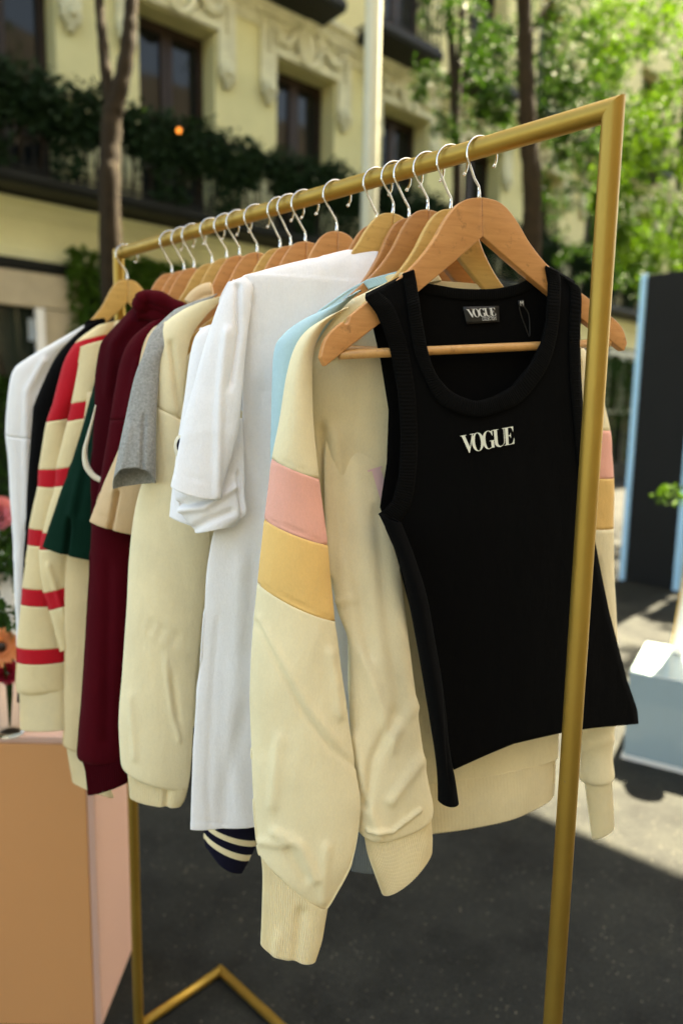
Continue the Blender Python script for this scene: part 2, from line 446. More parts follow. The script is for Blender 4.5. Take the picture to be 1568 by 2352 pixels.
for l, r in WIN:
    for zb, zt in ((ZB1, ZT1), (ZB2, ZT2)):
        wall.add([fp(l, zb), fp(l, zt), fp(l, zt, -DEP), fp(l, zb, -DEP)], [(0, 1, 2, 3)])
        wall.add([fp(r, zb), fp(r, zb, -DEP), fp(r, zt, -DEP), fp(r, zt)], [(0, 1, 2, 3)])
        wall.add([fp(l, zt), fp(r, zt), fp(r, zt, -DEP), fp(l, zt, -DEP)], [(0, 1, 2, 3)])
        wall.add([fp(l, zb), fp(l, zb, -DEP), fp(r, zb, -DEP), fp(r, zb)], [(0, 1, 2, 3)])
wall.box(fp((A0 + A1) / 2, 10.45, -5.5), A, N, ZH, (A1 - A0) / 2, 4.2, 10.4)       # the body of the house behind its rooms
wall.build('wall', M['stucco'], house, smooth=False)
corn = MB()
prof = [(0, 7.02), (.03, 7.02), (.05, 7.08), (.05, 7.16), (.14, 7.26), (.14, 7.32), (.22, 7.38), (.22, 7.44), (0, 7.44)]
corn.prism([(p[0], p[1]) for p in prof], fp(A0, 0), N, ZH, A, 0, A1 - A0)
corn.build('cornice', M['stone'], house, smooth=False, bevel=.008)
prof = [(0, 3.30), (.05, 3.30), (.05, 3.40), (.02, 3.42), (.02, 3.78), (.12, 3.88), (.30, 3.93), (0, 3.93)]
MB().prism(prof, fp(A0, 0), N, ZH, A, 0, A1 - A0).build('belt_course', plain('bounce-lit stucco', (.72, .69, .42), .9, 0, .06, 1.5, .1, .2), house, smooth=False, bevel=.006)  # paler than the wall: bounce light from the street put into the colour

def dark_glass(name, col, rough=.04, spec=.28):
    m, nt, b = new_mat(name); b.inputs['Base Color'].default_value = (*col, 1)
    b.inputs['Roughness'].default_value = rough; b.inputs['Specular IOR Level'].default_value = spec
    bump(nt, b, noise(nt, coords(nt), 1.2, 2), .05, .05)
    return m
M['pane'] = dark_glass('window glass', (.008, .009, .009))
M['shop_glass'] = dark_glass('shop glass', (.016, .022, .015))
def window(a0, a1, z0, z1):
    w = MB(); o = -DEP + .03; am = (a0 + a1) / 2
    for x in (a0 + .05, am - .045, am + .045, a1 - .05): w.box(fp(x, (z0 + z1) / 2, o), A, N, ZH, .042, .03, (z1 - z0) / 2 - .002)
    for z in (z0 + .06, z1 - .06): w.box(fp(am, z, o - .004), A, N, ZH, (a1 - a0) / 2 - .004, .028, .06)
    for z in (z0 + .75,): w.box(fp(am, z, o - .008), A, N, ZH, (a1 - a0) / 2 - .05, .024, .045)
    f = w.build('window', M['frame_brown'], house, smooth=False, bevel=.006)
    for x0, x1 in ((a0 + .09, am - .085), (am + .085, a1 - .09)):
        for q0, q1 in ((z0 + .12, z0 + .71), (z0 + .79, z1 - .12)):
            MB().box(fp((x0 + x1) / 2, (q0 + q1) / 2, o - .02), A, N, ZH, (x1 - x0) / 2, .004, (q1 - q0) / 2).build('pane', M['pane'], f, smooth=False)
for k, (l, r) in enumerate(WIN):
    if k > 11: break
    window(l, r, ZB1, ZT1)
    if k > 2: window(l, r, ZB2, ZT2)

# lintel ornaments: moulded frame, cartouche, garlands and rosettes
def ornament(l, r):
    c = (l + r) / 2
    m = MB()
    m.box(fp(c, ZT1 + .07, .035), A, N, ZH, (r - l) / 2 + .05, .036, .06)
    for x in (l - .17, r + .17): m.box(fp(x, ZT1 + .02, .03), A, N, ZH, .135, .032, .46)
    for sx in (-1, 1):
        m.box(fp(c + sx * .66, ZT1 + .50, .06), A, N, ZH, .30, .062, .03)
        m.box(fp(c + sx * .66, ZT1 + .43, .04), A, N, ZH, .27, .042, .028)
        m.box(fp(c + sx * .50, ZT1 + .27, .02), A, N, ZH, .24, .022, .16)
    m.tube([fp(c + .34 * math.cos(t), ZT1 + .50 + .24 * math.sin(t), .08) for t in np.linspace(0, math.pi, 15)], .05, 8)      # arched hood
    o = m.build('lintel_ornament', M['stone'], house, smooth=False, bevel=.008)
    ca = MB()
    ca.tube([fp(c + .19 * math.cos(t), ZT1 + .30 + .28 * math.sin(t), .08) for t in np.linspace(0, 2 * math.pi, 25)], .058, 8, False)
    ca.ball(fp(c, ZT1 + .30, .04), (.15, .07, .24), (A, N, ZH), 14, 8)
    for q in range(5): ca.ball(fp(c + (q - 2) * .075, ZT1 + .63 - .02 * (q - 2) ** 2, .10), (.06, .07, .08), (A, N, ZH), 9, 6)
    ca.build('cartouche', M['stone'], o)
    for sx in (-1, 1):
        g = MB(); rr = random.Random(3)
        for t in np.linspace(0, 1, 15):
            x = c + sx * (.24 + .46 * t); z = ZT1 + .42 - .23 * math.sin(math.pi * t) + .02 * t
            for q in range(3):
                g.ball(fp(x + rr.uniform(-.025, .025), z + rr.uniform(-.03, .03), .06 + rr.uniform(0, .04)), .032 + .024 * math.sin(math.pi * t), (A, N, ZH), 6, 5)
        for t in np.linspace(0, 1, 6):
            g.ball(fp(c + sx * .72, ZT1 + .38 - .34 * t, .075), .046 - .016 * t, (A, N, ZH), 6, 5)
        g.build('garland', M['stone'], o)
        b = MB(); cx = c + sx * .725
        for q in range(9):
            an = 2 * math.pi * q / 9; b.ball(fp(cx + .09 * math.cos(an), ZT1 - .50 + .10 * math.sin(an), .06), .055, (A, N, ZH), 7, 5)
        b.ball(fp(cx, ZT1 - .50, .09), .07, (A, N, ZH), 8, 6); b.ball(fp(cx, ZT1 - .65, .04), .06, (A, N, ZH), 8, 6)
        b.build('rosette', M['stone'], o)
for l, r in WIN[1:10]: ornament(l, r)

# balconies: slab, rail, balusters
bal_me = None
def baluster(parent, a, z0, z1, off):
    global bal_me
    if bal_me is None:
        b = MB(); b.tube([(0, 0, 0), (0, 0, .92)], .013, 6, False)
        b.ball((0, 0, .30), (.02, .02, .03), None, 6, 4)
        for s in (-1, 1): b.tube([(A[0] * s * (.012 + .03 * math.sin(t)), A[1] * s * (.012 + .03 * math.sin(t)), .04 + .13 * t / math.pi) for t in np.linspace(0, math.pi, 5)], .006, 4, False)
        o = b.build('baluster', M['iron'], None); bal_me = o.data
    else:
        o = bpy.data.objects.new('baluster', bal_me); COL.objects.link(o)
    o.parent = parent; o.location = [float(x) for x in (fp(a, z0, off) - wloc(parent))]
def balcony(a0, a1, z, off, step):
    m = MB(); m.prism([(0, z - .02), (off + .05, z - .02), (off + .08, z + .04), (off + .08, z + .11), (0, z + .11)], fp(a0, 0), N, ZH, A, 0, a1 - a0)
    bal = m.build('balcony', M['frame_dark'], house, smooth=False, bevel=.006)
    for zz, h in ((z + 1.05, .018), (z + .17, .012)):
        r = MB(); r.box(fp((a0 + a1) / 2, zz, off), A, N, ZH, (a1 - a0) / 2, .02, h)
        r.build('rail', M['iron'], bal, smooth=False)
        for x in (a0 + .02, a1 - .02): MB().box(fp(x, zz - .003, off / 2), A, N, ZH, .016, off / 2 - .03, h).build('end_rail', M['iron'], bal, smooth=False)
    n = int((a1 - a0) / step)
    for i in range(n + 1): baluster(bal, a0 + .03 + (a1 - a0 - .06) * i / n, z + .12, z + 1.05, off)
balcony(-1.0, 13.2, 3.98, .66, .115)
balcony(13.25, 24.0, 3.98, .66, .2)
for k in range(-1, 6):
    balcony(5.72 + 2.1 * k, 7.16 + 2.1 * k, 7.34, .62, .115)

# shopfront below the balconies
shop = MB(); SZ = 3.26
for a in np.arange(-1.0, 30, 2.6): shop.box(fp(a, SZ / 2, .03), A, N, ZH, .05, .05, SZ / 2)
shop.box(fp(14.5, 3.245, .05), A, N, ZH, 15.6, .07, .055)
shop.box(fp(14.5, .22, .04), A, N, ZH, 15.6, .06, .22)
sf = shop.build('shopfront', M['frame_dark'], house, smooth=False, bevel=.005)
for i, a in enumerate(np.arange(-1.0, 27, 2.6)):
    MB().box(fp(a + 1.3, 1.82, 0), A, N, ZH, 1.249, .006, 1.37).build('pane', M['shop_glass'], sf, smooth=False)
beige = plain('beige reflection tone', (.42, .34, .22), .85, 0, .1, 4, .2)  # beige reflection in the shop glass, built as solid parts below
MB().box(fp(2.75, 2.95, .12), A, N, ZH, .62, .05, .20).build('reflection_beam', beige, sf, smooth=False, bevel=.01)
MB().box(fp(3.12, 1.40, .11), A, N, ZH, .26, .05, 1.34).build('reflection_pier', beige, sf, smooth=False, bevel=.01)
MB().box(fp(2.86, 1.40, .16), A, N, ZH, .05, .04, 1.34).build('reflection_edge', M['white_paint'], sf, smooth=False, bevel=.006)  # lighter edge of the same built reflection
# pale window frames further down the shopfront
for a in (16.6, 17.35):
    m = MB()
    for x in (-.3, .3): m.box(fp(a + x, 2.45, .10), A, N, ZH, .04, .03, .75)
    for z in (1.72, 3.18): m.box(fp(a, z, .103), A, N, ZH, .34, .03, .05)
    m.build('window_frame', M['pole'], sf, smooth=False)

# house across the street, behind the camera: what the glass reflects
opp = empty('facing_house', -N * -11.5 + A * 2, 'plain beige house across the street behind the viewer', 'building')
om = MB(); om.box(N * 14 + A * 4 + ZH * 8, A, N, ZH, 22, 2.5, 8)
om.build('wall', plain('beige render', (.50, .40, .28), .9, 0, .08, .6), opp, smooth=False)
for a in np.arange(-14, 24, 2.6):
    for z in (1.9, 5.2, 8.4):
        MB().box(N * 11.47 + A * a + ZH * z, A, N, ZH, .62, .05, 1.25).build('window', M['pane'], opp, smooth=False)

# ------------------------------------------------------------------ plants
def leaf_mass(pts, size, rnd, flat=.5, n_per=1):
    """each point becomes one folded leaf of two triangles pairs"""
    pts = np.asarray(pts); n = len(pts)
    d1 = rnd.normal(size=(n, 3)); d1[:, 2] -= .2; d1 /= np.linalg.norm(d1, axis=1)[:, None]
    d2 = rnd.normal(size=(n, 3)); d2 -= d1 * (d1 * d2).sum(1)[:, None]; d2 /= np.linalg.norm(d2, axis=1)[:, None]
    nn = np.cross(d1, d2); sz = size * rnd.uniform(.6, 1.3, n)[:, None]
    v = np.stack([pts, pts + d1 * sz * .5 + d2 * sz * .32 + nn * sz * .1, pts + d1 * sz, pts + d1 * sz * .5 - d2 * sz * .32 + nn * sz * .1], 1).reshape(-1, 3)
    f = np.arange(n * 4).reshape(n, 4)
    return v, np.concatenate([f[:, [0, 1, 2]], f[:, [0, 2, 3]]])
def leaves_obj(name, pts, size, mat, parent, seed=0):
    v, f = leaf_mass(pts, size, np.random.default_rng(seed)); return mesh_obj(name, v, f, mat, parent, smooth=False)

def hedge(a0, a1, seed, label, hang=.5, dens=1.0):
    r = np.random.default_rng(seed)
    h = empty('ivy_hedge', fp((a0 + a1) / 2, 4.1, .66), label, 'hedge', 'ivy hedges growing along the balcony rail')
    n = int(2600 * (a1 - a0) * dens)
    a = r.uniform(a0, a1, n); lob = .06 * np.sin(a * 5.3 + seed) + .05 * np.sin(a * 11 + seed * 2)
    edge = np.minimum(1, np.minimum(a - a0, a1 - a) / .16)
    z = 4.85 + lob * .6 + r.normal(0, .16, n) * (.5 + .5 * edge); z = np.minimum(z, 5.16 + lob * .5 - .2 * (1 - edge) ** 2 + r.normal(0, .02, n))
    o = .68 + r.normal(0, .10, n)
    m = int(n * hang); a2 = r.uniform(a0 + .05, a1 - .05, m); w = (np.sin(a2 * 7.7 + seed * 3) > .05)
    z2 = 4.8 - r.uniform(0, 1, m) ** 1.3 * np.where(w, .68, .25); o2 = .72 + r.normal(0, .05, m)
    P = np.concatenate([np.array([fp(x, y, q) for x, y, q in zip(a, z, o)]), np.array([fp(x, y, q) for x, y, q in zip(a2, z2, o2)])])
    leaves_obj('foliage', P, .075, M['ivy'], h, seed)
    st = MB()
    for x in np.arange(a0 + .1, a1 - .05, .22):
        st.tube([fp(x, 4.1, .62), fp(x + .04, 4.45, .70), fp(x - .03, 4.75, .66), fp(x + .02, 5.0, .68)], [.012, .01, .008, .004], 5)
    st.build('stem', M['bark'], h)
hedge(.9, 3.62, 1, 'dense dark ivy hedge on the balcony at the left edge of the picture', .55)
hedge(3.72, 5.66, 2, 'dark ivy hedge on the balcony between forked tree trunk and second window', .6)
hedge(5.80, 7.50, 3, 'dark ivy hedge on the balcony left of the cream lamp post', .55)
hedge(7.95, 9.7, 4, 'dark ivy hedge on the balcony right of the cream lamp post', .8)
hedge(10.1, 13.0, 5, 'dark ivy hedge on the balcony just left of the rightmost tree trunk', .8, .8)
hedge(13.4, 17.5, 6, 'far ivy hedge on the balcony seen beside the near gold post', .9, .7)

def limb_path(pts, n=6): return catmull(pts, n)
def crown_pts(centres, r, per):
    P = []
    for c, rad in centres:
        nb = max(5, int(per / 26))
        for _ in range(nb):
            d = r.normal(size=3); d /= np.linalg.norm(d)
            q = np.asarray(c) + d * rad * r.uniform(.25, 1.0) ** .6 * np.array([1, 1, .8])
            tw = r.normal(size=3); tw[2] -= .35; tw /= np.linalg.norm(tw); L = rad * r.uniform(.25, .5)
            t = r.uniform(0, 1, 26)[:, None]; P.append(q + tw * L * t + r.normal(0, .035, (26, 3)) * (1 + rad * .4))
    return np.concatenate(P)

def tree(name, label, base, paths, crown, per, size, seed, mat='leaf', group='street trees in front of the facade'):
    t = empty(name, base, label, 'tree', group)
    m = MB()
    for pts, r0, r1 in paths:
        q = limb_path(pts); k = len(q); rs = np.linspace(r0, r1, k) * (1 + .07 * np.sin(np.arange(k) * 1.9))
        m.tube(q, list(rs), 12)
    m.build('trunk', M['bark'], t)
    if crown:
        r = np.random.default_rng(seed)
        leaves_obj('crown', crown_pts(crown, r, per), size, M[mat], t, seed)
    return t
# forked tree on the left
D1 = 5.0
b1 = at(256, 560, D1); g1 = np.array([b1[0], b1[1], 0])
tree('street_tree', 'forked slender street tree rising left of the rack in front of the ivy balcony', g1, [
    ([g1, np.array([*b1[:2], 1.2]), at(252, 480, D1), at(253, 350, D1), at(258, 250, D1)], .085, .07),
    ([at(258, 262, D1), at(245, 180, D1), at(236, 90, D1), at(228, 0, D1), at(224, -180, D1), at(200, -420, D1)], .048, .022),
    ([at(259, 262, D1), at(283, 170, D1), at(296, 80, D1), at(302, 0, D1), at(320, -200, D1), at(350, -500, D1)], .065, .03)],
    [(at(150, -640, 5.2), .9), (at(420, -620, 5.6), 1.0)], 2400, .075, 21)
D2 = 9.0
b2 = at(1052, 560, D2); g2 = np.array([b2[0], b2[1], 0])
tree('street_tree', 'thin twin stemmed street tree between the lamp post and the thicker trunk', g2, [
    ([g2, np.array([*b2[:2], 1.5]), at(1050, 420, D2), at(1043, 250, D2), at(1038, 120, D2), at(1030, -60, D2), at(1024, -320, D2)], .085, .03),
    ([at(1046, 300, D2), at(1052, 180, D2), at(1060, 60, D2), at(1068, -80, D2), at(1080, -300, D2)], .055, .025)],
    [(at(1090, 50, 8.6), .42), (at(985, 195, 8.4), .26), (at(1105, 170, 8.8), .46), (at(1040, 290, 8.5), .2), (at(1080, -260, 9.), 1.0), (at(1130, 300, 9), .3), (at(1000, 20, 8.8), .3)], 330, .065, 22, 'leaf_dark')  # crown darkened by leaf colour to look shaded
D3 = 7.0
b3 = at(1222, 560, D3); g3 = np.array([b3[0], b3[1], 0])
tree('street_tree', 'thick straight street tree trunk between the thin tree and the near gold post', g3, [
    ([g3, np.array([*b3[:2], 1.4]), at(1222, 480, D3), at(1214, 330, D3), at(1208, 180, D3), at(1204, 20, D3), at(1198, -150, D3), at(1190, -420, D3)], .115, .06),
    ([at(1206, 90, D3), at(1260, 10, D3), at(1330, -90, D3)], .03, .015)],
    [(at(1290, 60, 7.2), .5), (at(1360, 140, 7.6), .55), (at(1260, -120, 7), .8), (at(1150, 120, 7.2), .34), (at(1270, 250, 7.4), .42), (at(1130, 235, 7.0), .2), (at(1310, 330, 7.6), .35), (at(1330, 220, 7.6), .4)], 560, .06, 23, 'leaf_dark')  # shade of this crown is in the darker leaf colour
# the sunlit tree at the right edge
g4 = np.array([5.6, 8.6, 0])
tree('leafy_street_tree', 'bright sunlit leafy tree filling the upper right corner', g4, [
    ([g4, g4 + [0, .05, 1.5], g4 + [.1, 0, 3.0], g4 + [-.1, .1, 4.6]], .12, .06),
    ([g4 + [.06, 0, 2.8], g4 + [-.7, -.2, 3.6], g4 + [-1.3, -.3, 4.3]], .05, .02),
    ([g4 + [.06, 0, 2.9], g4 + [.8, .2, 4.0], g4 + [1.2, .1, 5.0]], .05, .02)],
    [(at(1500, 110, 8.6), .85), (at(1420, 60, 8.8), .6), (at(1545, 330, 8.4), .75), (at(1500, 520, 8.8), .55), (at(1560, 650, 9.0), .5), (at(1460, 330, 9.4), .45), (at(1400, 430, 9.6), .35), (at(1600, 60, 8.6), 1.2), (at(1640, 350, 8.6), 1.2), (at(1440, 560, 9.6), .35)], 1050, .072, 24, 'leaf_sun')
g6 = np.array([6.0, 11.5, 0])
tree('shaded_street_tree', 'dark shaded tree behind the sunlit one, seen right of the near gold post', g6, [([g6, g6 + [0, .05, 1.5], g6 + [-.1, 0, 3.0], g6 + [-.1, .1, 4.6]], .12, .06)],
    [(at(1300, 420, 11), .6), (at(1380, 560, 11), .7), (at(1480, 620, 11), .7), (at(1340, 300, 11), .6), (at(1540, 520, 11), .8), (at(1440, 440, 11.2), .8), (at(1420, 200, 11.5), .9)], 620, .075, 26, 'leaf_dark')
g5 = np.array([5.2, 6.6, 0])
tree('leafy_street_tree', 'tree whose crown shades the street beyond the right edge', g5, [
    ([g5, g5 + [0, .05, 2.0], g5 + [.1, 0, 4.0], g5 + [0, .1, 6.2]], .12, .05)],
    [((4.55, 6.55, 6.6), .5), ((5.0, 7.2, 6.3), .95), ((6.0, 7.9, 6.8), 1.2), ((4.95, 6.8, 7.4), .7), ((6.0, 6.6, 6.2), 1.0), ((6.8, 8.4, 6.5), 1.2), ((5.4, 9.2, 7.2), 1.0), ((5.4, 7.9, 6.0), .9), ((6.4, 9.6, 6.4), 1.2), ((5.1, 8.4, 6.2), .9)], 640, .10, 25)
# climbing plants at the top of the shop glass
def climber(a0, a1, z0, z1, n, seed, label, mat='leaf_dark'):
    r = np.random.default_rng(seed); h = empty('climbing_plant', fp((a0 + a1) / 2, 0, .25), label, 'plant')
    a = r.uniform(a0, a1, n); z = z1 - (z1 - z0) * r.uniform(0, 1, n) ** 1.5 * (.45 + .55 * np.abs(np.sin(a * 3.1 + seed)))
    P = np.array([fp(x, y, q) for x, y, q in zip(a, z, .16 + r.uniform(0, .2, n))])
    leaves_obj('foliage', P, .085, M[mat], h, seed)
    m = MB()
    for x in np.arange(a0 + .2, a1, .6): m.tube(catmull([fp(x, 0, .25), fp(x + .1, 1.2, .2), fp(x - .05, 2.2, .24), fp(x + .05, z1 - .1, .22)], 4), .012, 5)
    m.build('stem', M['bark'], h)
climber(3.2, 5.3, 1.5, 3.46, 4200, 31, 'light green climbing plant standing in for greenery reflected in the shop glass below the belt course', 'leaf_sun')  # added plant in place of foliage mirrored by the glass
climber(2.2, 3.0, .4, 1.9, 1500, 32, 'dark green shrub in front of the shop glass at the left edge')
climber(15.0, 19.0, .3, 3.0, 3800, 33, 'shaded climbing plant on the shopfront right of the near gold post')
climber(19.2, 24.0, .3, 3.6, 3000, 34, 'shaded climbing plant behind the black display board')

# lamp post
lp = at(846, 540, 5.6); lp0 = np.array([lp[0], lp[1], 0])
lamp = empty('lamp_post', lp0, 'cream painted lamp post standing behind the rail of hangers', 'lamp post')
MB().tube([lp0, lp0 + ZH * 7.2], [.066, .062], 20).build('pole', M['pole'], lamp)
MB().tube([lp0 + ZH * .004, lp0 + ZH * .5, lp0 + ZH * .55], [.11, .11, .067], 20).build('base', M['pole'], lamp)
m = MB(); m.tube(catmull([lp0 + ZH * 7.1, lp0 + ZH * 7.5 + N * .3, lp0 + ZH * 7.6 + N * 1.0], 5), .03, 10); m.build('arm', M['pole'], lamp)
m = MB(); m.ball(lp0 + ZH * 7.58 + N * 1.15, (.2, .32, .07), (A, N, ZH), 14, 8); m.build('lamp_head', M['pole'], lamp)

# shade sail stretched high above the rack; its edge draws the straight shadow on the street
EDGE = np.array([.750, -.661, 0]); EP = np.array([-.661, -.750, 0])
SH = 6.2; sh0 = np.array([.688, 2.652, 0]) + LDIR / LDIR[2] * SH
def sail_mat():
    m = bpy.data.materials.new('white sail cloth'); m.use_nodes = True; nt = m.node_tree; nt.nodes.clear()
    out = nd(nt, 'ShaderNodeOutputMaterial'); d = nd(nt, 'ShaderNodeBsdfDiffuse'); t = nd(nt, 'ShaderNodeBsdfTranslucent'); mx = nd(nt, 'ShaderNodeMixShader', Fac=.09)
    c = ramp(nt, noise(nt, coords(nt), 2.0), [(.3, (.80, .78, .72)), (.7, (.86, .84, .78))])
    nt.links.new(c, d.inputs[0]); nt.links.new(c, t.inputs[0])
    nt.links.new(d.outputs[0], mx.inputs[1]); nt.links.new(t.outputs[0], mx.inputs[2]); nt.links.new(mx.outputs[0], out.inputs[0]); return m
M['sail'] = sail_mat()
sail = empty('shade_sail', sh0, 'white shade sail stretched above the rack outside the picture', 'sail')
G = np.zeros((13, 13, 3))
for i in range(13):
    for j in range(13):
        u, w = i / 12, j / 12
        G[i, j] = sh0 + EDGE * (-2.2 + 6.2 * u) + EP * (3.3 * w) - ZH * (.2 * math.sin(math.pi * w) * math.sin(math.pi * u))
mesh_obj('cloth', G.reshape(-1, 3), grid_faces(13, 13, False), M['sail'], sail)
m = MB()
for i, j in ((0, 0), (12, 0), (0, 12), (12, 12)): m.tube([G[i, j], G[i, j] + (G[i, j] - G[6, 6]) * .25 + ZH * .4], .008, 6)
m.build('rope', M['pole'], sail)
# fairy lamps in the hedges
def glow():
    m, nt, b = new_mat('warm bulb'); b.inputs['Emission Color'].default_value = (1, .30, .05, 1); b.inputs['Emission Strength'].default_value = .22
    b.inputs['Base Color'].default_value = (.8, .3, .1, 1); return m
M['bulb'] = glow()
def bulb(p, label):
    e = empty('fairy_light', p, label, 'light', 'warm fairy lights in the greenery')
    MB().ball(p, .028, None, 10, 8).build('bulb', M['bulb'], e); MB().tube([p + ZH * .02, p + ZH * .09], .012, 8).build('socket', M['iron'], e)
bulb(fp(4.36, 4.93, .86), 'small orange fairy light glowing in the ivy right of the forked tree')
bulb(fp(2.50, 1.80, .45), 'small orange fairy light glowing in the shrub at the left edge')
# two notices stuck on the shop glass
for (a, z, w, h), lab in (((2.90, 2.50, .13, .13), 'larger white notice with a blue mark on the shop glass'), ((3.43, 2.52, .11, .10), 'smaller pale blue notice on the shop glass beside the white sleeve')):
    e = empty('window_notice', fp(a, z, .02), lab, 'notice', 'notices on the shop glass')
    MB().box(fp(a, z, .016), A, N, ZH, w, .004, h).build('sheet', plain('notice paper', (.55, .62, .66), .6), e, smooth=False)
    mk = [(-.07, -.01), (-.03, .04), (.03, .05), (.075, .01), (.06, -.03), (.02, -.012), (-.02, .002), (-.045, -.022)]
    MB().prism(mk, fp(a, z, .021), A, ZH, N, 0, .002).build('mark', plain('blue ink', (.12, .32, .52), .6), e, smooth=False)

# ------------------------------------------------------------------ the gold rack
rack = empty('clothes_rack', (NEAR + FAR) / 2 * [1, 1, 0], 'gold tubular clothes rack with a straight rail and square base', 'clothes rack')
RR = .0119
def post(top, name):
    # mitred top: the tube rises to the height of the rail's upper face, cut at 45 degrees
    b = MB(); n = 28; s = 1 if name == 'near' else -1
    v = []; f = []
    for j, z in enumerate((.012, .9, None)):
        for k in range(n):
            an = 2 * math.pi * k / n; p = np.array([math.cos(an), math.sin(an), 0]) * RR
            if z is None: zz = top[2] - s * float(p @ E)          # slanted mitre
            else: zz = z
            v.append(np.array([top[0], top[1], 0]) + p + ZH * zz)
    for j in range(2):
        for k in range(n):
            k2 = (k + 1) % n; f.append((j * n + k, j * n + k2, (j + 1) * n + k2, (j + 1) * n + k))
    b.add(v, f); return b
for nm, p in (('near', NEAR), ('far', FAR)):
    post(p, nm).build('post', M['gold'], rack)
b = MB(); n = 28; v = []; f = []; X = np.cross(E, ZH)
for end, o, s in ((0, NEAR, 1), (1, FAR, -1)):
    for k in range(n):
        an = 2 * math.pi * k / n; z = math.sin(an) * RR
        v.append(o + X * math.cos(an) * RR + ZH * z - E * s * z)
for k in range(n): f.append((k, (k + 1) % n, n + (k + 1) % n, n + k))
b.add(v, f); b.build('rail', M['gold'], rack)
BW = .252; base_dir = V
c0, c1 = NEAR * [1, 1, 0] + ZH * .0125, FAR * [1, 1, 0] + ZH * .0125
for nm, p, q in (('base_bar', c1, c1 + V * BW), ('base_bar', c0, c0 + V * BW), ('base_bar', c0 + V * BW - E * .008, c1 + V * BW + E * .008)):
    MB().tube([p, q], RR * .98, 20).build(nm, M['gold'], rack)

# ------------------------------------------------------------------ hangers
OUT = [(0, 0), (.020, -.003), (.036, -.012), (.052, -.030), (.070, -.056), (.100, -.086), (.150, -.120), (.190, -.147), (.212, -.166), (.221, -.188)]
UND = [(.216, -.199), (.190, -.181), (.140, -.148), (.090, -.113), (.045, -.081), (0, -.047)]
def half_outline(notch):
    o = [tuple(p) for p in catmull(OUT, 4)]
    if notch:
        res = []
        for x, z in o:
            if abs(x - .186) < .0048: continue
            res.append((x, z))
        arc = [(.186 - .0042 * math.cos(t), -.1445 + .67 * .0042 * math.cos(t) - .0062 * math.sin(t)) for t in np.linspace(0.05, math.pi - .05, 8)]
        i = next(k for k, p in enumerate(res) if p[0] > .186)
        res = res[:i] + arc + res[i:]
        o = res
    u = [tuple(p) for p in catmull(UND, 4)]
    return o, u
HANG_N = 0
def hanger(s, yaw, roll, wood_m, label, drop=0.0, notch=False, th=.0062, k=1.0):
    k = 1.05 if notch else .74
    d = vdir(yaw); n = ndir(yaw); r = math.radians(roll)
    ex = d * math.cos(r) + ZH * math.sin(r); ez = ZH * math.cos(r) - d * math.sin(r)
    top = NEAR + E * s + ZH * (RR + .0016)
    ap = top - ez * (.0735 + drop) - ex * (.006 if notch else 0)
    h = empty('wooden_hanger', ap - ez * .2, label, 'hanger', 'wooden hangers on the gold rail')
    o, u = half_outline(notch)
    for sd in (-1, 1):
        poly = [(sd * x * k, z) for x, z in o] + [(sd * x * k, z) for x, z in u]
        if sd < 0: poly = [(x + .0002 * 0, z) for x, z in poly]
        b = MB(); b.prism(poly if sd > 0 else poly[::-1], ap, ex, ez, n, -th, th)
        # slight forward bow of the arms
        vv = np.array(b.v); kk = ((vv - ap) @ ex); vv = vv + np.outer(.10 * kk * kk * (1 if notch else 0), n); b.v = [tuple(p) for p in vv]
        b.build('arm', wood_m, h, smooth=True, bevel=.0028, bseg=3)
    b = MB(); b.tube([ap + ex * x - ez * .186 + n * .10 * .04 for x in (-.196 * k, -.1, 0, .1, .196 * k)], .0058, 12)
    b.build('crossbar', M['dowel'], h)
    # question mark hook
    R = .0215; pts = []
    cc = top - ez * R
    for t in np.linspace(-.62, math.pi + .35, 22): pts.append(cc + ex * R * math.cos(t) + ez * R * math.sin(t))
    pts += [ap + ez * .024 - ex * .0065, ap + ez * .0155 - ex * .001, ap + ez * .010, ap - ez * .01]
    q = catmull(pts, 3)
    hk = MB(); hk.tube(q, .0016, 9); hk.ball(pts[0], .0026, None, 8, 6)
    hk.tube([ap - ez * .004, ap + ez * .010], .0022, 10)
    hk.build('hook', M['chrome'], h)
    return h

